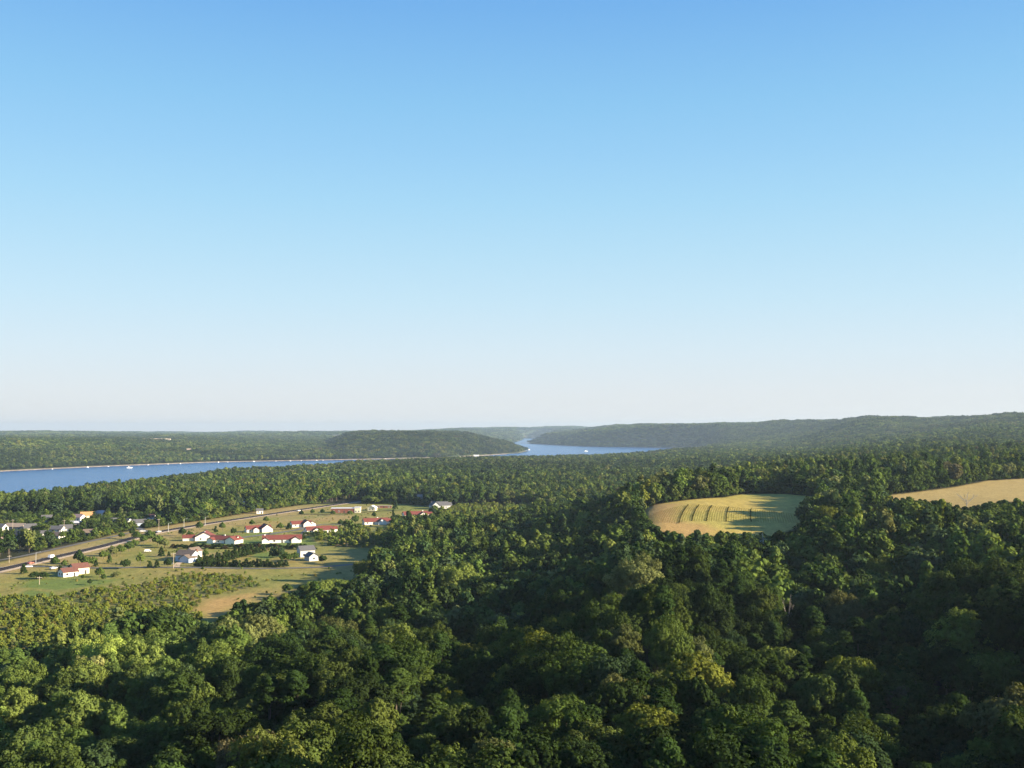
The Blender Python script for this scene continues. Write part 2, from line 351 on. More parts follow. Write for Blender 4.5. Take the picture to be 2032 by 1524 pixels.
def ground_mat():
    m = bpy.data.materials.new('ground'); m.use_nodes = True; t = m.node_tree; b = t.nodes['Principled BSDF']
    b.inputs['Roughness'].default_value = .95; b.inputs['Specular IOR Level'].default_value = .1
    at = t.nodes.new('ShaderNodeAttribute'); at.attribute_name = 'soil'
    tc = t.nodes.new('ShaderNodeTexCoord'); nz = t.nodes.new('ShaderNodeTexNoise'); nz.inputs['Scale'].default_value = .7
    nz.inputs['Detail'].default_value = 6; nz.inputs['Roughness'].default_value = .65
    t.links.new(tc.outputs['Object'], nz.inputs['Vector'])
    mr = t.nodes.new('ShaderNodeMapRange'); mr.inputs[1].default_value = .3; mr.inputs[2].default_value = .7
    mr.inputs[3].default_value = .72; mr.inputs[4].default_value = 1.28
    t.links.new(nz.outputs[0], mr.inputs[0])
    mx = t.nodes.new('ShaderNodeVectorMath'); mx.operation = 'SCALE'
    t.links.new(at.outputs['Color'], mx.inputs[0]); t.links.new(mr.outputs[0], mx.inputs['Scale']); t.links.new(mx.outputs[0], b.inputs['Base Color'])
    bp = t.nodes.new('ShaderNodeBump'); bp.inputs['Strength'].default_value = .6; bp.inputs['Distance'].default_value = .5
    t.links.new(nz.outputs[0], bp.inputs['Height']); t.links.new(bp.outputs[0], b.inputs['Normal'])
    return m
me = mesh_np('ground', V, np.vstack([Q, ]), ground_mat(), smooth=True)
ca = me.attributes.new('soil', 'FLOAT_COLOR', 'POINT')
ca.data.foreach_set('color', np.hstack([col, np.ones((len(col), 1))]).astype(np.float32).ravel())
ground = bpy.data.objects.new('ground', me); COL.objects.link(ground)
tag(ground, 'rolling wooded river valley ground with dry meadows and crop fields', kind='structure')
del V, Q, X, Y

# ------------------------------------------------------------------ river
def water_mat():
    m = bpy.data.materials.new('river_water'); m.use_nodes = True; t = m.node_tree; b = t.nodes['Principled BSDF']
    b.inputs['Base Color'].default_value = (.010,.085,.25,1); b.inputs['Roughness'].default_value = .22; b.inputs['IOR'].default_value = 1.33
    b.inputs['Specular IOR Level'].default_value = .32
    tc = t.nodes.new('ShaderNodeTexCoord'); nz = t.nodes.new('ShaderNodeTexNoise'); nz.inputs['Scale'].default_value = .25; nz.inputs['Detail'].default_value = 5
    t.links.new(tc.outputs['Object'], nz.inputs['Vector'])
    bp = t.nodes.new('ShaderNodeBump'); bp.inputs['Strength'].default_value = .9; bp.inputs['Distance'].default_value = 1.6
    t.links.new(nz.outputs[0], bp.inputs['Height']); t.links.new(bp.outputs[0], b.inputs['Normal'])
    return m
wb = MB(); n = len(RIVER)
x0, x1, y0, y1 = -2600, 1400, -2600, 13200
wv, wf = [], []
gx = np.linspace(x0, x1, 9); gy = np.linspace(y0, y1, 33)
for b_ in gy:
    for a_ in gx: wv.append((a_, b_, 0))
for j in range(32):
    for i in range(8): wf.append((j*9+i, j*9+i+1, (j+1)*9+i+1, (j+1)*9+i))
river = bpy.data.objects.new('river', mesh_np('river', wv, wf, water_mat())); COL.objects.link(river)
tag(river, 'wide blue river winding between wooded banks', kind='structure')

# stone embankment along the far shore
def ribbon(name, P, prof, m, ztop=None, zoff=0.0, step=6.0, label=None, kind='structure'):
    """sweep an across profile [(offset, height)] along a plan polyline"""
    P = [Vector(p[:2]) for p in P]; S_ = [P[0]]
    for a, b in zip(P[:-1], P[1:]):
        k_ = max(1, int((b-a).length/step))
        for q in range(1, k_+1): S_.append(a.lerp(b, q/k_))
    S_ = np.array([tuple(p) for p in S_])
    for _ in range(6): S_[1:-1] = .25*S_[:-2]+.5*S_[1:-1]+.25*S_[2:]
    tg = np.gradient(S_, axis=0); tg /= np.linalg.norm(tg, axis=1)[:, None]; nn = np.stack([tg[:, 1], -tg[:, 0]], 1)
    vs = []
    for o_, h_ in prof:
        p = S_+nn*o_
        if ztop is None: zz = T2(p[:, 0], p[:, 1])[0]+h_+zoff
        else: zz = np.full(len(p), ztop+h_)
        vs.append(np.stack([p[:, 0], p[:, 1], zz], 1))
    k_ = len(prof); L = len(S_); V_ = np.stack(vs, 1).reshape(-1, 3)
    fq = [(i*k_+j, i*k_+j+1, (i+1)*k_+j+1, (i+1)*k_+j) for i in range(L-1) for j in range(k_-1)]
    o = bpy.data.objects.new(name, mesh_np(name, V_, np.array(fq)[:, ::-1], m, smooth=False)); COL.objects.link(o)
    tag(o, label, kind=kind); return o
SH = [(-1600,1900),(-1316,2620),(-1200,2974),(-974,3386),(-569,3668),(-224,3930),(-20,4500)]
ribbon('shore_embankment', SH, [(3,-1.5),(0,.3),(-3,2.0),(-8,2.4),(-12,.8)], M['stone'], ztop=0.0, step=25, label='pale stone embankment along the far river shore')

# ------------------------------------------------------------------ roads
HW = [(-480,1240),(-200,1178),(0,1131),(100,1108),(200,1085),(300,1058),(400,1041),(500,1026),(600,1011),(660,1002),(720,994)]
HWP = GP(HW)
ribbon('highway', HWP, [(-4.0,.0),(0,.10),(4.0,.0)], M['asphalt'], zoff=.22, label='dark two lane highway crossing the meadow')
ribbon('gravel_shoulder', HWP, [(4.1,.0),(8.2,.0)], M['gravel'], zoff=.19, label='pale gravel shoulder beside the highway')
for s_ in (-3.7, 3.7): ribbon('edge_line', HWP, [(s_-.07,0),(s_+.07,0)], M['paint'], zoff=.27, label='white painted edge line on the highway')
FR = GP([(-200,1130),(0,1113),(100,1092),(170,1076),(235,1063),(262,1055),(300,1054)])
ribbon('frontage_road', FR, [(-2.0,0),(2.0,0)], M['oldroad'], zoff=.16, label='grey frontage road between the trees and the highway')
LR = GP([(-40,1128),(90,1124),(170,1128),(270,1126),(400,1126.5),(520,1129),(640,1126),(720,1118)])
ribbon('lane', LR, [(-2.2,0),(2.2,0)], M['oldroad'], zoff=.16, step=4, label='narrow grey lane crossing the near meadow')
DW = GP([(300,1058),(250,1040),(180,1037),(90,1036),(-60,1038)])
ribbon('village_street', DW, [(-2.5,0),(2.5,0)], M['oldroad'], zoff=.2, label='grey street between the village houses')
CD = GP([(560,1112),(500,1064),(560,1055),(700,1040),(800,1028),(845,1020)])
ribbon('village_lane', GP([(470,1068),(520,1062),(590,1052),(610,1046)]), [(-3,0),(3,0)], M['oldroad'], zoff=.16, step=4, label='grey lane between the red roofed houses')
ribbon('service_road', GP([(590,1020),(660,1021),(760,1014),(800,1012)]), [(-2.5,0),(2.5,0)], M['asphalt'], zoff=.16, step=4, label='dark service road in front of the long brick building')

for pts_, lb_ in (([(120,1131),(128,1138),(150,1139)],'short grey driveway to the lone white house'),([(350,1126),(352,1118),(362,1114)],'short driveway to the pale blue house'),
                 ([(600,1066),(604,1055),(612,1048)],'driveway between two red roofed houses'),([(470,1068),(462,1074),(470,1079)],'driveway in front of the long red roofed house'),
                 ([(700,1052),(690,1042),(640,1040),(600,1050)],'lane leading to the white chimney house')):
    ribbon('driveway', GP(pts_), [(-1.8,0),(1.8,0)], M['gravel' if 'short' in lb_ else 'oldroad'], zoff=.14, step=3, label=lb_)
# ------------------------------------------------------------------ tree prototypes
def quads(cn, nrm, size, g):
    n = len(cn)
    nrm = nrm/np.maximum(np.linalg.norm(nrm, axis=1)[:, None], 1e-6)
    rv = g.normal(size=(n, 3)); tx = np.cross(nrm, rv); tx /= np.maximum(np.linalg.norm(tx, axis=1)[:, None], 1e-6); ty = np.cross(nrm, tx)
    s1 = (size*g.uniform(.7, 1.3, n))[:, None]; s2 = (size*g.uniform(.45, .95, n))[:, None]
    sk = g.uniform(-.35, .35, (n, 1))
    p = np.stack([cn-tx*s1-ty*s2*(1+sk), cn+tx*s1*.8-ty*s2*(1-sk), cn+tx*s1-ty*s2*sk+ty*s2, cn-tx*s1*.7+ty*s2*(1+.4*sk)], 1)
    return p.reshape(-1, 3), np.arange(4*n).reshape(-1, 4)
def dirs(n, g, zmin=-.35):
    i = np.arange(n)+.5; z = 1-(1-zmin)*i/n; th = i*2.39996+g.uniform(0, 6)
    rr_ = np.sqrt(np.maximum(0, 1-z*z)); d = np.stack([rr_*np.cos(th), rr_*np.sin(th), z], 1)
    return d+g.normal(size=d.shape)*.12
def crown_np(seed, H, R, base, nl, ns, nq, leaf, style='broad', inner=.35):
    g = np.random.default_rng(seed); hz = (H-base)/2; cz = base+hz
    D = dirs(nl, g, -.55 if style != 'dome' else -.15)
    pw = {'broad': .8, 'dome': .8, 'tall': .8, 'pine': .8}[style]
    bend = 1+.16*np.sin(3*np.arctan2(D[:, 1], D[:, 0])+g.uniform(0, 6))[:, None]
    rad = g.uniform(.50, .84, (nl, 1))
    LC = D*rad*np.array([R, R, hz])*np.where(np.array([1,1,0]), bend, 1)+np.array([0, 0, cz])
    lr_ = R*g.uniform(.24, .40, nl)*min(1, (12/nl)**.25*1.05)
    if style == 'pine':                       # broad irregular conifer: layered tufts, narrower at the top
        f = g.uniform(0, 1, nl)**.8; zz = base+(H-base)*f; rad_ = R*(1-f**1.6)*g.uniform(.45, .95, nl)+.2; th = g.uniform(0, 6.283, nl)
        LC = np.stack([rad_*np.cos(th), rad_*np.sin(th), zz], 1); lr_ = R*g.uniform(.20, .32, nl)*(1.15-.6*f)
    if style == 'tall':
        LC[:, :2] *= .85
    up = {'broad': 1.1, 'dome': 1.05, 'tall': 1.3, 'pine': .55}[style]
    SC = []; SO = []
    for c, q in zip(LC, lr_):
        d = dirs(ns, g, -.45); SC.append(c+d*q*np.array([1, 1, up*.85])*g.uniform(.75, 1.12, (ns, 1))); SO.append(d*.6+(c-np.array([0, 0, cz*.8]))/R*.6)
    SC = np.concatenate(SC); SO = np.concatenate(SO)
    rs = R*(.095 if nq > 12 else .125)
    n = len(SC)*nq
    A = np.repeat(SC, nq, 0); O = np.repeat(SO, nq, 0)
    j = g.normal(size=(n, 3)); j /= np.linalg.norm(j, axis=1)[:, None]
    P = A+j*(g.uniform(.25, 1, (n, 1))**.5)*rs*np.array([1, 1, up])
    Nn = j*.9+O*np.array([1, 1, .55])*.8+np.array([0, 0, .05])+g.normal(size=(n, 3))*.35
    V1, F1 = quads(P, Nn, leaf*.5, g)
    ni = int(n*inner*.25)+8                   # big inner leaves that stop light leaking straight through
    idx = g.integers(0, nl, ni); j = g.normal(size=(ni, 3)); j /= np.linalg.norm(j, axis=1)[:, None]
    P = (LC[idx]-np.array([0, 0, cz]))*.8+np.array([0, 0, cz])+j*lr_[idx][:, None]*.7*g.uniform(.1, 1, (ni, 1))
    V2, F2 = quads(P, j+np.array([0, 0, .2]), leaf*1.1, g)
    return np.vstack([V1, V2]), np.vstack([F1, F2+len(V1)]), LC
def trunk_mb(seed, H, base, LC, r, n=7, limbs=5):
    g = random.Random(seed); b = MB(); top = Vector((g.uniform(-.3, .3), g.uniform(-.3, .3), H*.72)); mid = Vector((g.uniform(-.25, .25), g.uniform(-.25, .25), base*1.05))
    b.tube((0, 0, -1.5), mid, r*1.25, r*.8, n); b.tube(mid, top, r*.8, r*.25, n)
    L = [tuple(c) for c in LC]; g.shuffle(L)
    for c in L[:limbs]:
        s_ = mid.lerp(top, g.uniform(.0, .6)); b.tube(s_, Vector(c)*.96, r*.36, r*.09, 5)
    return b
def crown_mesh(name, *a, **k_):
    V_, F_, LC = crown_np(*a, **k_); return mesh_np(name, V_, F_, M_FOL), LC
PROTO = {}                                  # near prototypes with separate trunk and crown
specs = [('broad',15,5.2,3.0),('broad',14,6.0,2.8),('broad',16,5.0,3.4),('dome',13,5.6,2.6),('dome',15,4.8,3.2),('tall',18,4.2,3.0),('tall',17,3.7,3.0),
         ('pine',17,4.4,2.5),('pine',16,5.0,2.5),('broad',15,4.6,4.0),('dome',12,4.6,3.6),('tall',15,3.3,4.0)]
NEAR = []
for i_, (st, H, R, b_) in enumerate(specs):
    nl = {'broad': 30, 'dome': 26, 'tall': 28, 'pine': 58}[st]
    cm, LC = crown_mesh('crown', 100+i_, H, R, b_, nl, 21 if st != 'pine' else 12, 30, .27 if st != 'pine' else .26, st)
    tm = trunk_mb(i_, H, b_, LC, .26).mesh('trunk', M_BARK)
    NEAR.append((cm, tm, st, H, R))
PCOLS = {}
PAL_SCALE = 1
def joined(name, seed, H, R, b_, nl, ns, nq, leaf, st, inner=.35, trunk=True, coll=None):
    V_, F_, LC = crown_np(seed, H, R, b_, nl, ns, nq, leaf, st, inner)
    mi = np.zeros(len(F_), int)
    if trunk:
        t_ = MB(); t_.tube((0, 0, -1.5), (0, 0, H*.7), .28, .12, 4)
        tf = np.array([f for f in t_.f if len(f) == 4][:4]); V_ = np.vstack([V_, t_.v]); F_ = np.vstack([F_, tf+len(V_)-len(t_.v)]); mi = np.append(mi, np.ones(4, int))
    me_ = mesh_np(name, V_, F_, [M_FOL, M_BARK], mi); o = bpy.data.objects.new(name, me_); coll.objects.link(o)
    return o
def coll_of(name): c_ = bpy.data.collections.new(name); return c_
K_NEAR = coll_of('near_kinds')
for i_, (cm, tm, st, H, R) in enumerate(NEAR):
    a_ = np.empty(len(cm.vertices)*3, np.float32); cm.vertices.foreach_get('co', a_)
    Vn = a_.reshape(-1, 3); fn = np.arange(len(Vn)).reshape(-1, 4)
    o = bpy.data.objects.new(f'near_{i_:02d}', mesh_np(f'near_{i_:02d}', Vn, fn, [M_FOL, M_BARK])); K_NEAR.objects.link(o)
K_MID = coll_of('mid_kinds')
midspec = [('broad',14,5.2,1.2),('broad',15,5.8,1.4),('dome',13,5.4,1),('dome',14,4.8,1.2),('tall',17,4.0,1.4),('tall',16,3.5,1.4),('pine',16,4.2,.8),('broad',12,4.6,1)]
for i_, (st, H, R, b_) in enumerate(midspec):
    joined(f'mid_{i_:02d}', 300+i_, H, R, b_, 16 if st != 'pine' else 28, 8 if st != 'pine' else 5, 7, .95, st, inner=.6, coll=K_MID)
K_LOW = coll_of('low_kinds')
for i_, (st, H, R, b_) in enumerate(midspec):
    joined(f'low_{i_:02d}', 400+i_, H, R, b_, 11, 5, 4, 1.7, st, inner=.6, coll=K_LOW, trunk=False)
K_FAR = coll_of('far_kinds')
for i_ in range(5):                          # several crowns growing together
    g = np.random.default_rng(500+i_); VV = []; FF = []; nv = 0
    for q in range(7):
        a_ = q*6.283/6; ox, oy = (0, 0) if q == 6 else (8.5*math.cos(a_)+g.normal()*1.5, 8.5*math.sin(a_)+g.normal()*1.5)
        V_, F_, _ = crown_np(600+i_*10+q, 15+g.uniform(-3, 3), 6.0+g.uniform(-1, 1), 3, 8, 4, 2, 3.2, 'broad', .4)
        V_ = V_+np.array([ox, oy, 0]); VV.append(V_); FF.append(F_+nv); nv += len(V_)
    o = bpy.data.objects.new(f'far_{i_:02d}', mesh_np(f'far_{i_:02d}', np.vstack(VV), np.vstack(FF), [M_FOL])); K_FAR.objects.link(o)
K_SHRUB = coll_of('shrub_kinds')
for i_ in range(6):
    joined(f'shrub_{i_:02d}', 700+i_, [2.2,3.4,1.6,2.8,4.2,1.9][i_], [1.3,1.4,1.1,1.0,1.5,1.6][i_], .2, 9, 6, 7, .42, 'tall' if i_ in (1,3,4) else 'broad', inner=.5, coll=K_SHRUB, trunk=False)

def gn_group():
    ng = bpy.data.node_groups.new('scatter', 'GeometryNodeTree')
    ng.interface.new_socket('Geometry', in_out='INPUT', socket_type='NodeSocketGeometry')
    ng.interface.new_socket('Kinds', in_out='INPUT', socket_type='NodeSocketCollection')
    ng.interface.new_socket('Geometry', in_out='OUTPUT', socket_type='NodeSocketGeometry')
    N = ng.nodes; L = ng.links; gi = N.new('NodeGroupInput'); go = N.new('NodeGroupOutput')
    ip = N.new('GeometryNodeInstanceOnPoints'); ci = N.new('GeometryNodeCollectionInfo'); ci.inputs['Separate Children'].default_value = True; ci.inputs['Reset Children'].default_value = True
    ip.inputs['Pick Instance'].default_value = True
    def na_(nm, ty):
        n_ = N.new('GeometryNodeInputNamedAttribute'); n_.data_type = ty; n_.inputs['Name'].default_value = nm; return n_.outputs['Attribute']
    e2r = N.new('FunctionNodeEulerToRotation'); L.new(na_('rot', 'FLOAT_VECTOR'), e2r.inputs[0]); L.new(e2r.outputs[0], ip.inputs['Rotation'])
    L.new(na_('scl', 'FLOAT_VECTOR'), ip.inputs['Scale']); L.new(na_('kindex', 'INT'), ip.inputs['Instance Index'])
    L.new(gi.outputs['Geometry'], ip.inputs['Points']); L.new(gi.outputs['Kinds'], ci.inputs['Collection']); L.new(ci.outputs[0], ip.inputs['Instance'])
    L.new(ip.outputs[0], go.inputs[0]); return ng
NG = gn_group()
def scatter(name, P, rotz, scl, tint, kidx, coll, label, tilt=None):
    me_ = bpy.data.meshes.new(name); me_.vertices.add(len(P)); me_.vertices.foreach_set('co', np.asarray(P, np.float32).ravel())
    def at(nm, ty, arr, key):
        a_ = me_.attributes.new(nm, ty, 'POINT'); a_.data.foreach_set(key, arr.ravel())
    R3 = np.zeros((len(P), 3), np.float32); R3[:, 2] = rotz
    at('rot', 'FLOAT_VECTOR', R3, 'vector'); at('scl', 'FLOAT_VECTOR', np.asarray(scl, np.float32), 'vector')
    at('tint', 'FLOAT_VECTOR', np.asarray(tint, np.float32), 'vector'); at('kindex', 'INT', np.asarray(kidx, np.int32), 'value')
    o = bpy.data.objects.new(name, me_); COL.objects.link(o)
    md = o.modifiers.new('scatter', 'NODES'); md.node_group = NG
    for it in NG.interface.items_tree:
        if it.name == 'Kinds': md[it.identifier] = coll
    tag(o, label, kind='stuff'); return o

# ------------------------------------------------------------------ houses (built before the woods so that trees keep clear)
HOUSES = []                                   # (x, y, radius, u, halfwidth_px, v)
def prism(b, cx, cy_, z0, L, W, h, rh, ax):   # gabled body
    c, s = math.cos(ax), math.sin(ax); P = []
    for X in (-L/2, L/2):
        for Y_, Z_ in ((-W/2, z0-.8), (W/2, z0-.8), (W/2, z0+h), (0, z0+h+rh), (-W/2, z0+h)):
            P.append((cx+X*c-Y_*s, cy_+X*s+Y_*c, Z_))
    b.add(P, [(0,4,3,2,1),(5,6,7,8,9),(0,1,6,5),(1,2,7,6),(4,0,5,9)])
def roof_slabs(b, cx, cy_, z0, L, W, h, rh, ax, oh=.5, th=.22):
    c, s = math.cos(ax), math.sin(ax); sl = rh/(W/2)
    for sg in (-1, 1):
        P = []
        for X in (-L/2-oh, L/2+oh):
            for Y_, Z_ in ((0, z0+h+rh+.04), (sg*(W/2+oh), z0+h-sl*oh+.04), (sg*(W/2+oh), z0+h-sl*oh+.04+th), (0, z0+h+rh+.04+th)):
                P.append((cx+X*c-Y_*s, cy_+X*s+Y_*c, Z_))
        fs = [(0,3,2,1),(4,5,6,7),(0,1,5,4),(1,2,6,5),(2,3,7,6)]
        b.add(P, fs if sg < 0 else [f[::-1] for f in fs])
def house(u, v, rot, wings, wall, roof, label, cat='house', group=None, name='house', chimney=None, flat=False, cleared=True, rad=None, door=True):
    p = G(u, v); e = empty(name, p, math.radians(rot)); tag(e, label, cat, group)
    if rot in (48, 46, 68) or (wall == 'blue' and rot == -22): wings = [tuple(q*.85 for q in wg[:6])+(wg[6],) for wg in wings]
    if group and 'red roofed' in group: wings = [tuple(q*.86 for q in wg[:6])+(wg[6],) for wg in wings]
    if group and 'village' in group: wings = [tuple(q*.68 for q in wg[:3])+(wg[3]*.76, wg[4]*.88, wg[5], wg[6]) for wg in wings]
    wb_, rb_ = MB(), MB()
    for k_, wg in enumerate(wings):
        cx, cy_, L, W, h, rh, ax = wg; ax = math.radians(ax)+.004*k_
        if flat:
            wb_.box((cx, cy_, h/2-.4), (L, W, h+.8), ax); rb_.box((cx, cy_, h+.16), (L+.8, W+.8, .3), ax)
        else:
            prism(wb_, cx, cy_, 0, L, W, h+.013*k_, rh, ax); roof_slabs(rb_, cx, cy_, 0, L, W, h+.013*k_, rh, ax)
    wb_.obj('wall', M[wall], e); ro = rb_.obj('roof', M[roof], e)
    cx, cy_, L, W, h, rh, ax = wings[0]; ax = math.radians(ax)
    c, s = math.cos(ax), math.sin(ax)
    def place(b, X, Y_, Z_, sx, sy, sz): b.box((cx+X*c-Y_*s, cy_+X*s+Y_*c, Z_), (sx, sy, sz), ax)
    nw = max(2, int(L/4.5)); z_ = min(h*.55, 1.6)
    for sg in (-1,):
        for q in range(nw):
            X = -L/2+L*(q+.5)/nw
            if door and q == nw//2:
                b = MB(); place(b, X, sg*(W/2+.03), 1.02, 1.0, .10, 2.04); d_ = b.obj('door', M['dark'], e)
                b = MB(); place(b, X+.36, sg*(W/2+.11), 1.0, .08, .06, .08); b.obj('handle', M['metal'], d_); continue
            b = MB(); place(b, X, sg*(W/2+.03), z_, 1.3, .10, 1.1); w_ = b.obj('window', M['glass'], e)
            b = MB(); place(b, X, sg*(W/2+.03), z_-.62, 1.5, .14, .12); place(b, X, sg*(W/2+.03), z_+.62, 1.5, .14, .12); place(b, X-.70, sg*(W/2+.03), z_, .10, .13, 1.1); place(b, X+.70, sg*(W/2+.03), z_, .10, .13, 1.1)
            b.obj('frame', M['trim'], w_)
    for sg in (-1, 1):
        for Y_ in ((-W*.2, W*.2) if W > 6 else (0,)):
            b = MB(); place(b, sg*(L/2+.03), Y_, z_, .10, 1.1, 1.1); w_ = b.obj('window', M['glass'], e)
            b = MB(); place(b, sg*(L/2+.03), Y_, z_-.62, .14, 1.3, .12); b.obj('sill', M['trim'], w_)
    if chimney:
        X, Y_ = chimney; b = MB(); b.box((X, Y_, h+rh*.6+.6), (.9, .9, 2.2)); b.obj('chimney', M['white' if roof == 'red' else 'brick'], ro)
    R_ = rad or max(math.hypot(wg[0], wg[1])+max(wg[2], wg[3])/2 for wg in wings)+(2 if not (group and 'village' in group) else 0)
    HOUSES.append((p.x, p.y, R_, u, R_/p.y*F*(.8 if not (group and 'village' in group) else .8), v)) if cleared else HOUSES.append((p.x, p.y, R_, u, 0, v))
    return e
RV = 'red roofed white houses in the clearing'
house(407,1071,103,[(0,0,19,15,3.0,3.9,0),(-3,13,9,8,2.6,2.0,90)],'white','red','white house with broad lit gable under red roof, furthest towards the highway',group=RV, chimney=(-4,0))
house(446,1077,-16,[(0,0,24,9.5,3.0,2.7,0),(-8.5,-4.5,8,6,2.8,1.7,90),(9.5,-1.5,13,9,3.1,2.6,90)],'white','red','long red roofed white house with a bright gable at its right end, lawn in front',group=RV, chimney=(0,0))
house(512,1055,26,[(0,0,22,9,3.0,2.6,0),(6.5,-2.5,14,9.5,3.4,3.4,90),(-3,-4.5,6,5,2.8,1.6,90)],'white','red','white house with tall bright gable and blue-shaded end wall, red roof, behind the grey lane',group=RV)
house(560,1076,12,[(0,0,31,9.5,3.0,2.9,0),(-13,-4,7,6,2.7,1.8,90),(11,-4,7,7,2.8,2.0,90)],'white','red','longest red roofed white house, its lit long wall facing the meadow',group=RV, chimney=(-12,0))
house(597,1045,28,[(0,0,19,9,3.0,2.4,0),(4.5,-2,12,8,3.2,3.0,90),(10,0,8,7,2.8,2.0,90)],'white','red','small red roofed white house furthest back, beside the dry tan field',group=RV)
house(632,1057,24,[(0,0,23,10,3.0,2.8,0),(-3,-3.5,9,7,2.8,2.0,90),(13,4,9,7,2.8,1.8,0)],'white','red','red roofed white house with blue-shaded gable, between the longest one and the scrub',group=RV)
house(745,1040,22,[(0,0,24,10,3.0,2.8,0),(5,-3,10,8,3.0,2.4,90),(15,5,8,7,2.8,1.8,0)],'white','red','red roofed house with white chimney, half hidden by yellowish scrub',group=RV, chimney=(2,1))
house(824,1026,20,[(0,0,26,11,3.0,3.0,0),(7,-4,10,8,3.0,2.5,90),(15,4,8,7,2.8,1.8,0)],'white','red','red roofed house below the grey gabled house at the wood edge',group=RV, chimney=(7,0))
house(684,1017,4,[(0,0,25,10,4.2,.2,0)],'brick','whiteroof','long dark brick building with pale flat roof',flat=True, cat='building', name='school_building')
house(710,1017,4,[(0,0,5.5,9,5.0,.2,0)],'cream','whiteroof','tall cream block at the end of the brick building',flat=True, cat='building', name='entrance_block', door=False)
house(739,1013,84,[(0,0,9,7.5,3.0,1.9,0)],'cream','whiteroof','small pale garage with dark open door beside the brick building', cat='garage', name='garage')
house(762,1008,3,[(0,0,15,4,2.2,.2,0)],'brick','tanroof','low dark shed with tan roof beside the small pale garage',flat=True, cat='shed', name='shed')
house(872,1009,20,[(0,0,17,10,3.6,3.2,0),(-6,-3,12,8,3.6,3.6,90),(9,3,8,7,3.2,2.4,0)],'grey','greyroof','grey gabled house with grey-green roof at the wood edge')
house(833,991,15,[(0,0,17,9,3.0,2.6,0)],'cream','tanroof','tan roofed house alone among trees behind the red roofs')
house(885,984,-10,[(0,0,12,8,3.0,2.2,0)],'white','greyroof','white house half hidden by trees above the grey gabled house')
house(905,974,-5,[(0,0,12,7,2.6,2.0,0)],'white','whiteroof','small pale roofed white shed deep in the trees', cat='shed', name='shed')
house(930,950,-8,[(0,0,30,10,3.2,1.6,0)],'white','whiteroof','long pale building far off in the flat woods', cat='building', name='long_building')
house(1126,980,-12,[(0,0,10,7,3.0,2.0,0)],'white','greyroof','tiny white house alone in the woods behind the hill')
house(372,1113,-22,[(0,0,14,9,4.6,3.0,0),(4.5,-4.5,9,8,3.2,2.0,90)],'blue','brown','pale blue and white house with brown roof beside the hedge rows', chimney=(5,2))
house(384,1109,68,[(0,0,10,7,5.8,2.4,0)],'white','brown','tall white gabled house wing behind the pale blue house', cat='house')
house(607,1104,30,[(0,0,9.5,7,4.4,2.2,0)],'grey','greyroof','grey roofed two storey house at the edge of the hill shadow')  # house and barn: walls greyed, hill shade put into the siding colour
house(618,1112,35,[(0,0,7.5,6,2.8,2.0,90)],'grey','greyroof','low barn with walls greyed for shade in front of the two storey house', cat='barn', name='barn')
house(135,1143,48,[(0,0,9.5,8,3.1,2.1,0)],'white','rust','white house with rust brown roof standing alone on the mown meadow')
house(157,1138,46,[(0,0,10,8,4.2,2.4,0)],'cream','rust','cream walled garage with rust brown roof joined behind the lone house', cat='garage', name='garage')
TW = 'village houses under the trees beside the highway'
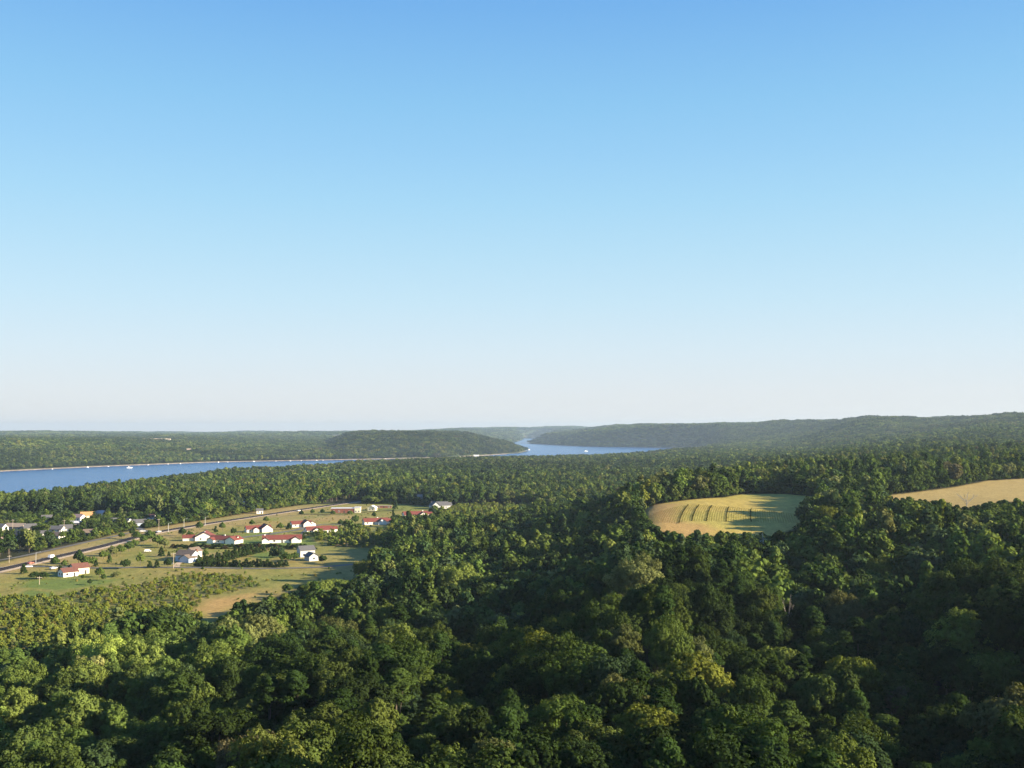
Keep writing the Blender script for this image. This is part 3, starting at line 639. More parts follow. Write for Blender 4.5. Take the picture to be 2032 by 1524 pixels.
for a_ in [
 (2,1055,-18,[(0,0,12,9,4,2.6,0)],'white','tan','greyroof','house cut by the frame edge, bright wall, behind the bushes'),
 (3,1082,22,[(0,0,15,9,3.4,2.4,0)],'cream','pink','pink','cream house with pinkish roof, lowest at the frame edge'),
 (32,1051,-14,[(0,0,24,9,3.0,2.4,0)],'tan','tanroof','tanroof','long low tan roofed house under the utility pole'),
 (60,1057,22,[(0,0,12,8,4.6,2.8,0)],'cream','greyroof','greyroof','cream house with tall bright gable at the end of the long tan roof'),
 (39,1071,-30,[(0,0,14,10,4.0,2.8,0)],'white','greyroof','greyroof','brightest white house, broad end wall facing the highway'),
 (86,1064,22,[(0,0,9,7,2.8,1.6,0)],'white','greyroof','greyroof','small white garage in the middle of the village'),
 (110,1056,-8,[(0,0,20,9,3.0,2.2,0)],'white','greyroof','greyroof','low white house with long dark roof in the village centre'),
 (131,1055,22,[(0,0,13,8,3.4,2.4,0)],'white','greyroof','greyroof','white gabled house at the foot of the tall utility pole'),
 (114,1070,-20,[(0,0,13,9,3.2,2.2,0)],'white','brown','brown','brown roofed house with a low white lit wall nearest the highway'),
 (93,1037,22,[(0,0,12,8,4.4,2.6,0)],'white','greyroof','greyroof','white house standing alone at the back of the village trees'),
 (156,1033,-24,[(0,0,16,9,3.6,2.4,0)],'white','pink','pink','pinkish roofed house with white end wall beside the orange roof'),
 (173,1028,22,[(0,0,16,9,3.4,2.6,0)],'cream','orange','orange','orange roofed house, the only one in the village'),
 (150,1042,-4,[(0,0,17,5,2.4,1.2,0)],'tan','whiteroof','whiteroof','long pale roofed carport below the orange and pink roofs'),
 (178,1063,22,[(0,0,13,8,3.0,2.2,0)],'white','brown','brown','dark roofed house with small white wall at the village edge by the bushes'),
 (198,1023,-5,[(0,0,13,8,3.0,2.0,0)],'white','whiteroof','whiteroof','white roofed house above the village, deep in trees'),
 (228,1041,22,[(0,0,13,8,3.6,2.4,0)],'grey','greyroof','greyroof','dim grey house shaded by trees, between two bright patches'),
 (252,1041,-28,[(0,0,11,8,3.2,2.4,0)],'white','greyroof','greyroof','white walled house nearest the pale blue house'),
 (277,1043,22,[(0,0,14,9,3.2,2.4,0)],'blue','greyroof','greyroof','pale blue house beside the dark conifer at the road junction'),
 (300,1031,-20,[(0,0,14,8,3.0,2.2,0)],'white','rust','rust','reddish roofed house peeping over trees above the junction')]:
    u_, v_, rt_, wg_, wl_, rf_, _, lb_ = a_
    house(u_, v_, rt_, wg_, wl_, rf_ if rf_ in M else 'greyroof', lb_, group=TW) if rf_ != 'tan' else house(u_, v_, rt_, wg_, wl_, 'greyroof', lb_, group=TW)
house(515,1019,20,[(0,0,6,4.5,3.0,1.6,0)],'white','greyroof','small white hut beside the highway under the trees', cat='hut', name='hut')
house(483,1004,0,[(0,0,9,6,3,1.6,0)],'white','whiteroof','tiny white roof showing through the woods beyond the highway', cat='shed', name='shed')
FV = 'cream apartment blocks on the far plateau'
for u_, v_, L_, lb_ in ((242,876,50,'cream apartment block on the far plateau, set apart from the other three'), (283,877,70,'longest cream apartment block on the far plateau'),
                        (306,877,46,'cream apartment block on the far plateau beside the longest one'), (326,877,60,'cream apartment block at the end of the far plateau row')):
    house(u_, v_, 5, [(0,0,L_,16,12,5,0),(L_*.2,-6,14,12,13,5,90)], 'cream', 'tanroof', lb_, cat='apartment block', group=FV, name='apartment_block', cleared=True, rad=70, door=False)
house(670,868,4,[(0,0,70,20,14,6,0)],'white','greyroof','pale building far away behind the wooded mound', cat='building', name='distant_building', rad=60, door=False)
house(373,897,10,[(0,0,30,14,8,5,0)],'cream','tanroof','lone cream house in the woods across the river', rad=30, door=False)

# ------------------------------------------------------------------ forest planting
def capline(pts, dmax): a_ = np.array(pts, float); return a_[:, 0], a_[:, 1], dmax
CAPS = [capline([(1255,1000),(1270,1012),(1285,1035),(1310,1052),(1355,1069),(1365,1059),(1480,1060),(1560,1056),(1592,1046)], 'ground'),
        capline([(1742,985),(1765,990),(1830,992),(1890,1003),(1920,1010),(1980,996),(2130,990)], 'ground'),
        capline([(-150,1290),(0,1288),(60,1284),(130,1235),(230,1208),(330,1196),(400,1232),(430,1236),(480,1194),(560,1187),(600,1163),(650,1158),(700,1155),(735,1120)], 'ground'),
        capline([(-60,982),(0,976),(130,966),(230,950),(430,927),(560,919),(680,914),(730,911.5),(800,910),(930,905.5),(1040,904),(1200,900),(1250,896),(1300,893),(1340,891),(1352,886)], None)]
for q_ in range(len(CAPS)):
    if isinstance(CAPS[q_][2], str): CAPS[q_] = (CAPS[q_][0], CAPS[q_][1], np.array([G(a_, b_).y-2 for a_, b_ in zip(CAPS[q_][0], CAPS[q_][1])]))
def cap_height(x, y, z, H):
    u, _ = proj(x, y, z)
    for cu, cv, dm in CAPS:
        dd_ = np.interp(u, [-60, 200, 430, 560, 700, 930, 1040, 1230, 1352], [1700, 2100, 2750, 2850, 3050, 3500, 3700, 4000, 5600]) if dm is None else (np.interp(u, cu, dm) if isinstance(dm, np.ndarray) else dm)
        s = (u >= cu[0]) & (u <= cu[-1]) & (y < dd_)
        vv = np.interp(u, cu, cv); _, rz = ray(u, vv); zt = CAM_Z+rz*y
        H = np.where(s, np.minimum(H, zt-z), H)
    return H
def house_rules(x, y, z, H):
    keep = np.ones(len(x), bool); u, _ = proj(x, y, z)
    for hx, hy, R_, hu, hw, hv in HOUSES:
        d = np.hypot(x-hx, y-hy); keep &= d > R_+.5
        if hw > 0:
            s = (np.abs(u-hu) < hw) & (y < hy) & (y > hy-R_*6-60)
            _, rz = ray(hu, hv-1.0); H = np.where(s, np.minimum(H, CAM_Z+rz*y-z+.4), H)
    return keep, H
def near_line(P, x, y, w_):
    d = np.full(x.shape, 1e9)
    for a_, b_ in zip(P[:-1], P[1:]):
        ex, ey = b_[0]-a_[0], b_[1]-a_[1]; t_ = np.clip(((x-a_[0])*ex+(y-a_[1])*ey)/(ex*ex+ey*ey), 0, 1)
        d = np.minimum(d, np.hypot(x-a_[0]-t_*ex, y-a_[1]-t_*ey))
    return d < w_
PAL = dict(dark=(.030,.050,.015), green=(.052,.082,.020), mid=(.078,.112,.026), light=(.120,.155,.036), yellow=(.130,.152,.028), olive=(.115,.130,.046), blue=(.044,.072,.030), brown=(.085,.078,.040))
def jgrid(d0, d1, sp_, right=0.0, left=0.0, jit=.42):
    xm = d1*.62; gx_ = np.arange(-xm, xm+right, sp_); gy_ = np.arange(d0*.8, d1, sp_*.9)
    XX, YY = np.meshgrid(gx_, gy_); XX = XX+(np.arange(len(gy_)) % 2)[:, None]*sp_*.5
    XX = XX+rng.uniform(-jit, jit, XX.shape)*sp_; YY = YY+rng.uniform(-jit, jit, YY.shape)*sp_
    XX = XX.ravel(); YY = YY.ravel(); d = np.hypot(XX, YY)
    k_ = (d >= d0) & (d < d1) & (YY > 20) & (XX > -YY*.53-12-left) & (XX < YY*.53+12+right)
    return XX[k_], YY[k_]
def tints(x, y, seed=0):
    g = np.random.default_rng(900+seed); n = len(x)
    t_ = g.random(n)+.28*fbm(x/60+seed, y/60, 2)+.18*fbm(x/400, y/400+seed, 2)
    names = np.array(['dark','blue','green','mid','light','olive','yellow','brown'])
    cuts = [.20,.30,.58,.80,.90,.98,1.12]
    ix = np.searchsorted(cuts, t_); base = np.array([PAL[q] for q in names])[ix]
    return base*g.uniform(.85, 1.18, (n, 1))*g.uniform(.94, 1.06, (n, 3)), names[ix]
def forest_points(d0, d1, sp_, right=0, left=0, opens=True, seed=0, hmin=3.0, hb=(11, 19)):
    x, y = jgrid(d0, d1, sp_, right, left)
    z, s = T2(x, y); k_ = s > 9
    if opens:
        for P, wd in ((MEADOW, 1.5), (BRUSH, 0), (SCRUB, 0), (FIELD1, 3.5), (FIELD2, 3.5)):
            q = y < 1400; dd = np.full(len(x), 1e9); dd[q] = poly_sd(P, x[q], y[q]); k_ &= dd > wd
        for P, w_ in ((HWP, 24), (FR, 6), (LR, 6), (DW, 5)): k_ &= ~near_line(P, x, y, w_)
    for cx_, cy_, a_, b_ in CLEAR: k_ &= ((x-cx_)/a_)**2+((y-cy_)/b_)**2+.5*fbm(x/55+4, y/55+9, 3) > 1
    x, y, z = x[k_], y[k_], z[k_]
    g = np.random.default_rng(seed+77)
    H = g.uniform(hb[0], hb[1], len(x))*(1+.18*fbm(x/45, y/45+3, 2))
    u, _ = proj(x, y, z)
    town = sstep(-300, -150, -x+0*y) if False else ((u < 345) & (y > 680) & (y < 960) & (x > -600)).astype(float)
    H = np.where(town > 0, H*.42, H)
    if opens:
        q = y < 1400; dm_ = np.full(len(x), 99.); dm_[q] = poly_sd(MEADOW, x[q], y[q]); H = H*(.5+.5*sstep(0, 20, dm_))
    H = cap_height(x, y, z, H)
    kp, H = house_rules(x, y, z, H)
    k_ = kp & (H > hmin)
    return x[k_], y[k_], z[k_], H[k_]

# hand placed landmark trees: u, v of the top, depth, crown radius, kind index, tint, label
LAND = [
 (905,1120,300,6.3,3,'light','broad pale domed tree catching the sun alone in the shaded slope'),
 (985,1226,238,4.4,0,'olive','pale rounded tree standing above the dark wood, middle of the slope'),
 (1262,1104,285,8.2,1,'olive','very broad old tree with pale sunlit top above the dark ravine'),
 (632,1152,335,5.6,3,'light','bright green tree at the meadow edge beside the hill shadow'),
 (672,1150,330,5.2,4,'light','second bright green tree at the meadow edge, touching its neighbour'),
 (722,1113,430,4.8,3,'yellow','small yellow-green tree glowing alone on the shaded grass slope'),
 (490,1462,150,5.6,3,'brown','pale brown-olive dome of fine twigs at the bottom edge'),
 (1088,1256,225,5.2,3,'green','smooth dark green dome in the middle of the wood'),
 (1782,1366,172,4.0,0,'brown','russet brown crown amid green trees low in the wood'),
 (1640,1243,218,3.6,4,'olive','pale crown lit alone in the deepest shade of the wood'),
 (371,1273,262,1.9,10,'light','very small round tree alone in a dark gap'),
 (1457,1424,152,2.6,5,'yellow','bright yellow upright crown beside dark green trees'),
 (1640,1004,440,6.0,3,'yellow','yellowish rounded tree just below the end of the corn field'),
 (1655,975,520,6.5,1,'blue','tall blue-green tree between the two crop fields'),
 (1440,923,690,6.6,5,'light','tallest light green tree behind the corn field'),
 (1395,936,690,6.6,0,'yellow','broad yellow-green tree left of the tallest one behind the corn field'),
 (1345,944,690,6.8,3,'light','rounded light tree at the back left corner of the corn field'),
 (1300,940,665,7.2,1,'olive','big olive crown behind the left end of the corn field'),
 (1245,962,580,7.0,4,'yellow','dense yellow-green tree left of the corn field'),
 (1190,992,540,6.4,3,'olive','pale olive tree at the crest left of the corn field'),
 (1120,1010,560,6.0,0,'light','light green tree low on the crest above the valley'),
 (1822,1091,330,5.0,5,'light','pale green feathery tree on the upper slope'),
 (1745,1104,325,5.6,1,'yellow','wide flat yellow-green crown on the upper slope'),
 (38,1368,236,5.4,0,'light','light green rounded tree at the frame edge above the brush'),
 (165,1315,262,6.0,3,'light','broad light green tree bordering the brushland'),
 (1222,1166,300,4.6,5,'olive','tall olive tree with bare lower limbs below the broad old tree'),
 (1330,1225,262,6.8,1,'mid','wide crown of many upright sunlit tufts in the middle slope'),
 (950,1067,470,6.0,0,'light','pale sunlit crown above the great dark hillside'),
 (790,1325,186,6.5,7,'green','huge dark pine with ragged layered tufts, lower middle'),
 (1560,1395,160,6.2,8,'green','broad dark green pine mass at the lower middle right'),
 (1760,1420,150,5.4,7,'green','dark green pine near the russet crown'),
 (860,1380,165,4.8,8,'green','dark pine in front of the huge ragged one'),
 (735,1240,250,5.0,8,'green','tall dark conifer bordering the black gap'),
 (1290,1395,155,5.6,9,'yellow','yellowish leafy crown low in the centre of the wood'),
]
FG = 'trees of the foreground wood'
def tint_word(t_):
    return {'dark':'dark green','blue':'blue-green','green':'deep green','mid':'mid green','light':'light green','olive':'pale olive','yellow':'yellow-green','brown':'brownish'}[t_]
def add_tree(x, y, z, H, R, ki, tint, label, cat='tree', group=FG, name='tree', rot=None, cone=None):
    cm, tm, st, H0, R0 = cone or NEAR[ki]
    nm = name if st != 'pine' else 'pine_tree'
    e = empty(nm, (x, y, z), rng.uniform(0, 6.28) if rot is None else rot); e.scale = (R/R0, R/R0, H/H0)
    tag(e, label, cat, group)
    for part, me_ in (('crown', cm), ('trunk', tm)):
        o = bpy.data.objects.new(part, me_); COL.objects.link(o); o.parent = e
        if part == 'crown': o['tint'] = tuple(float(q) for q in tint)
    return e
land_xy = []
for u_, v_, d_, R_, ki, tn, lb in LAND:
    rx, rz = ray(u_, v_); want = min(19, max(4.5, 2.75*R_)); dd_ = np.linspace(d_*(.55 if d_ < 640 else .98), d_*1.5, 900)
    zz_ = T2(rx*dd_, dd_)[0]; er = np.abs(CAM_Z+rz*dd_-zz_-want)+.01*np.abs(dd_-d_); b_ = float(dd_[int(np.argmin(er))])
    R_ = R_*b_/d_; x_, y_ = float(rx*b_), b_; z_ = float(T2(np.array([x_]), np.array([y_]))[0][0]); H_ = max(4, min(22, CAM_Z+float(rz)*b_-z_))
    tc_ = np.array(PAL[tn])*(.8 if tn == 'yellow' else 1.25 if tn in ('light', 'olive') else 1.0)
    add_tree(x_, y_, z_, H_, R_, ki, tc_, lb); land_xy.append((x_, y_, R_))
land_xy = np.array(land_xy)

used_lab = set()
_ON = 'zero one two three four five six seven eight nine ten eleven twelve thirteen fourteen fifteen sixteen seventeen eighteen nineteen'.split()
_TE = 'x x twenty thirty forty fifty sixty seventy eighty ninety'.split()
def word(n): return _ON[n] if n < 20 else _TE[n//10]+('-'+_ON[n % 10] if n % 10 else '')
_OD = {'one':'first','two':'second','three':'third','five':'fifth','eight':'eighth','nine':'ninth','twelve':'twelfth','twenty':'twentieth','thirty':'thirtieth'}
def ordinal(n):
    w_ = word(n).split('-'); w_[-1] = _OD.get(w_[-1], w_[-1]+'th'); return '-'.join(w_)
# zone A: nearest trees
x, y, z, H = forest_points(78, 345, 7.9, right=95, left=25, seed=1, hb=(9.5, 20))
d = np.hypot(x[:, None]-land_xy[None, :, 0], y[:, None]-land_xy[None, :, 1]); k_ = (d > land_xy[None, :, 2]*.75+2.6).all(1)
for (lx, ly, lR) in land_xy:                    # keep the view to the landmarks open
    fr_ = (y < ly) & (y > ly-26) & (np.abs(x/y-lx/ly) < lR*.55/ly); H = np.where(fr_, np.minimum(H, 9.5), H)
    sn_ = (x > lx) & (x < lx+30) & (np.abs(y-ly+.25*(x-lx)) < lR+1); H = np.where(sn_, np.minimum(H, 10.5), H)
x, y, z, H = x[k_], y[k_], z[k_], H[k_]
tint, tname = tints(x, y, 1)
g = np.random.default_rng(3)
kidx = g.integers(0, 12, len(x)); conz = fbm(x/38+3, y/38+1, 2); kidx = np.where((conz > .18) & (kidx % 2 == 0), 7+(kidx % 4 == 0), kidx)
ispine = (kidx == 7) | (kidx == 8)
tint = np.where(ispine[:, None], np.array([.034,.062,.017])*g.uniform(.8, 1.25, (len(x), 1)), tint); tname = np.where(ispine, 'green', tname)
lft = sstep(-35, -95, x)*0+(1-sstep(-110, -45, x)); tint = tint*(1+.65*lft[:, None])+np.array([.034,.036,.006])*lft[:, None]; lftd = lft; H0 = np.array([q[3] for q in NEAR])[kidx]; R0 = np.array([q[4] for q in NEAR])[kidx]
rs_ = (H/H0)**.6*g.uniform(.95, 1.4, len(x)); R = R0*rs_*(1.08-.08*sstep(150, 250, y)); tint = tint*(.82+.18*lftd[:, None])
u_t, v_t = proj(x, y, z+H*.75)
_, v_top = proj(x, y, z+H)
vis = (u_t > -30) & (u_t < 2062) & (v_top < 1505)
size = np.where(vis, R/y, 0)
N_IND = 300-len(LAND)
order = np.argsort(-size)[:N_IND]
ind = np.zeros(len(x), bool); ind[order] = True; ind &= vis
LL = []
for i_ in np.where(ind)[0]:
    pc = int(round(min(99, max(1, u_t[i_]/20.32)))); up_ = int(round(min(60, max(1, (1524-v_t[i_])/15.24))))
    while (pc, up_) in used_lab: up_ += 1
    used_lab.add((pc, up_))
    kd = 'layered conifer' if ispine[i_] else ('tall narrow tree' if R[i_] < 4 else ('broad leafy tree' if R[i_] > 5.6 else 'leafy tree'))
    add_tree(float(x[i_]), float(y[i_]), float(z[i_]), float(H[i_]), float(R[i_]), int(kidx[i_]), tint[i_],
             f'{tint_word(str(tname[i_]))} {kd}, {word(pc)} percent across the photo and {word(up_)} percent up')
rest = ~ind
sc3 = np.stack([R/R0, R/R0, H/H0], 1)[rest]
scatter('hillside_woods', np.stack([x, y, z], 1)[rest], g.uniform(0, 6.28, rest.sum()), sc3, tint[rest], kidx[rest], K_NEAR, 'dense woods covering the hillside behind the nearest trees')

def zone(name, d0, d1, sp_, coll, nk, label, seed, far=False, Hs=15.0, gain=1.0, **kw):
    x, y, z, H = forest_points(d0, d1, sp_, seed=seed, **kw)
    tint, _ = tints(x, y, seed); g = np.random.default_rng(seed)
    if d0 > 1000:                                   # patchy leaf tint imitates shaded and lit folds of the far hills
        tint = tint*(1+.55*fbm(x/500+seed, y/700, 3))[:, None]
        mound_ = np.exp(-((x+350)/480)**2-((y-4750)/650)**2); tint = tint*(1-.5*mound_)[:, None]  # mound leaves darkened so it stands out from the backdrop
    if far: sx = g.uniform(.85, 1.2, len(x))*sp_/17.0; sz = H/15
    else: sx = (H/Hs)**.6*g.uniform(.9, 1.3, len(x))*sp_/8.6; sz = H/Hs
    scatter(name, np.stack([x, y, z], 1), g.uniform(0, 6.28, len(x)), np.stack([sx, sx, sz], 1), tint*gain, g.integers(0, nk, len(x)), coll, label)
    return len(x)
n_b = zone('valley_woods', 345, 1500, 8.4, K_MID, 8, 'continuous leafy woods on the valley floor and the ridge', 2, gain=1.2, right=60, left=20)
n_c = zone('riverside_woods', 1500, 3600, 10.5, K_LOW, 8, 'woods stretching to the near river bank', 3, gain=1.1)
n_d = zone('bluff_woods', 3600, 7600, 19, K_FAR, 5, 'woods covering the bluffs across the river', 4, far=True, opens=False, gain=.95)
n_e = zone('distant_woods', 7600, 15500, 46, K_FAR, 5, 'far wooded plateau fading into haze', 5, far=True, opens=False, gain=1.0)
# far shore nearer than 3600 m belongs to zone C (river is excluded by the shore distance)

# undergrowth inside the wood, brushland, scrub
def shrubs(name, P, sp_, smin, smax, label, seed, pal, dens=1.0, coll=K_SHRUB, nk=6, avoid=True):
    g = np.random.default_rng(seed); x0, y0 = P.min(0); x1, y1 = P.max(0)
    gx_, gy_ = np.meshgrid(np.arange(x0, x1, sp_), np.arange(y0, y1, sp_)); x = (gx_+g.uniform(-.5, .5, gx_.shape)*sp_).ravel(); y = (gy_+g.uniform(-.5, .5, gy_.shape)*sp_).ravel()
    k_ = in_poly(P, x, y) & (np.abs(x) < y*.56+10) & (g.random(len(x)) < np.clip(dens+.9*fbm(x/22+seed, y/22, 2), .04, 1))
    if avoid:
        for Q_, w_ in ((HWP, 14), (LR, 4), (FR, 5)): k_ &= ~near_line(Q_, x, y, w_)
    x, y = x[k_], y[k_]; z, _ = T2(x, y)
    kp, _h = house_rules(x, y, z, np.full(len(x), 9.)); x, y, z, _h = x[kp], y[kp], z[kp], _h[kp]
    s_ = g.uniform(smin, smax, len(x)); s_ = np.minimum(s_, np.maximum(_h, .6)/2.6)
    c_ = np.array([PAL[q] for q in pal])[g.integers(0, len(pal), len(x))]*g.uniform(1.1, 1.8, (len(x), 1))
    scatter(name, np.stack([x, y, z], 1), g.uniform(0, 6.28, len(x)), np.stack([s_*1.15, s_*1.15, s_], 1), c_, g.integers(0, nk, len(x)), coll, label); return len(x)
PAL.update(bright=(.120,.138,.024), straw=(.145,.130,.038), russet=(.05,.038,.018))
n_s = shrubs('brush', BRUSH, 3.0, .35, .85, 'yellow-green brush and saplings overgrowing the old pasture', 21, ['bright','yellow','light','straw','bright','yellow','olive','mid'], .9)
LOWB = GP([(-100,1240),(100,1215),(300,1200),(395,1210),(400,1240),(300,1262),(200,1292),(60,1314),(-160,1345)])
shrubs('saplings', LOWB, 3.6, .45, 1.05, 'taller light green saplings between brush and wood', 22, ['light','bright','bright','yellow'], .8)
shrubs('scrub', SCRUB, 4.4, .9, 1.8, 'yellowish scrub trees between the red roofs and the hill', 23, ['light','yellow','bright','mid','olive'], .75)
shrubs('pasture_weeds', MEADOW, 9, .25, .55, 'scattered low weeds on the dry meadow', 24, ['light','olive','mid','straw'], .25)

def thicket():
    g = np.random.default_rng(31); XS = []; YS = []
    for P in (MEADOW, FIELD1, FIELD2):
        x0, y0 = P.min(0)-15; x1, y1 = P.max(0)+15
        gx_, gy_ = np.meshgrid(np.arange(x0, x1, 2.9), np.arange(y0, y1, 2.9)); x = (gx_+g.uniform(-1.4, 1.4, gx_.shape)).ravel(); y = (gy_+g.uniform(-1.4, 1.4, gy_.shape)).ravel()
        d = poly_sd(P, x, y); k_ = (d > 1.5) & (d < 11) & (np.abs(x) < y*.55) & (y > P[:, 1].mean()-20)
        XS.append(x[k_]); YS.append(y[k_])
    x = np.concatenate(XS); y = np.concatenate(YS); z, sd_ = T2(x, y)
    k_ = np.ones(len(x), bool)
    for P in (MEADOW, BRUSH, SCRUB, FIELD1, FIELD2): k_ &= ~in_poly(P, x, y)
    for P, w_ in ((HWP, 22), (FR, 5), (LR, 6), (DW, 5)): k_ &= ~near_line(P, x, y, w_)
    x, y, z = x[k_], y[k_], z[k_]; kp, H_ = house_rules(x, y, z, np.full(len(x), 8.)); k_ = kp & (H_ > 1); x, y, z, H_ = x[k_], y[k_], z[k_], H_[k_]
    s_ = np.minimum(g.uniform(1.0, 2.4, len(x)), H_/3.2); c_, _ = tints(x, y, 33)
    scatter('edge_thicket', np.column_stack([x, y, z]), g.uniform(0, 6.28, len(x)), np.stack([s_*1.1, s_*1.1, s_], 1), c_*1.1, g.integers(0, 6, len(x)), K_SHRUB, 'leafy thicket along the wood edges')
thicket()
# corn rows on the ridge field
def corn():
    g = np.random.default_rng(8); P = []
    BAND = GP([(1283,1026),(1352,1004),(1400,1002),(1560,1018),(1590,1022),(1584,1038),(1480,1036),(1360,1034),(1345,1040),(1290,1038)])
    x0, y0 = BAND.min(0); x1, y1 = BAND.max(0)
    pts = []; DK = []
    for q in range(-95, 200):
        yy = np.arange(y0-5, y1+5, .8); xr = x0+q*1.3; xx = xr+(yy-y0)*.20+.0006*(yy-y0)**2
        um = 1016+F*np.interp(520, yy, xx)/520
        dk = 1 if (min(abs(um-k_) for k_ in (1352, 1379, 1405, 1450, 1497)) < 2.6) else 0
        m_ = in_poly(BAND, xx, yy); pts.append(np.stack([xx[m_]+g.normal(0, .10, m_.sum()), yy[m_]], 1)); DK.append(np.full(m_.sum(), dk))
    p = np.concatenate(pts); z, _ = T2(p[:, 0], p[:, 1]); n = len(p)
    c_ = np.array([(.36,.31,.085)])*g.uniform(.8, 1.2, (n, 1)); west = p[:, 0] < np.interp(1352, [0, 2032], [-1016/F, 1016/F])*520
    c_[west] = np.array([.42,.28,.10])*g.uniform(.8, 1.2, (west.sum(), 1))
    dk = np.concatenate(DK) > 0; c_[dk] = (.14, .13, .04); s_ = g.uniform(.05, .085, n); s_[dk] *= 2.4  # darker, taller plants imitate the shaded gaps between rows
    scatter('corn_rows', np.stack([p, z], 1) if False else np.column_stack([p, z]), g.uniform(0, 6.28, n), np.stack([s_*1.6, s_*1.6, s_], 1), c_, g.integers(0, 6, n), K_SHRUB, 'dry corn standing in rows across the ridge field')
corn()

# ------------------------------------------------------------------ meadow trees, hedges
cV, cF, cLC = crown_np(801, 6, 1.8, .4, 34, 7, 8, .42, 'pine', .6)
CED = (mesh_np('crown', cV, cF, M_FOL), trunk_mb(3, 6, .5, cLC, .12, limbs=2).mesh('trunk', M_BARK), 'cedar', 6.0, 1.8)
bV, bF, bLC = crown_np(802, 6, 2.6, .5, 22, 8, 9, .5, 'broad', .5)
BUS = (mesh_np('crown', bV, bF, M_FOL), trunk_mb(4, 6, .8, bLC, .16, limbs=3).mesh('trunk', M_BARK), 'small', 6.0, 2.6)
def lone(u_, v_, H_, R_, kind, tn, lb, grp=None, gain=1.35):
    p = G(u_, v_); c_ = CED if kind == 'c' else BUS; H_ *= 1.2
    return add_tree(p.x, p.y, p.z, H_, R_, 0, np.array(PAL[tn])*gain, lb, group=grp, name='cedar_tree' if kind == 'c' else 'small_tree', cone=c_)
MT = 'lone trees on the near meadow'
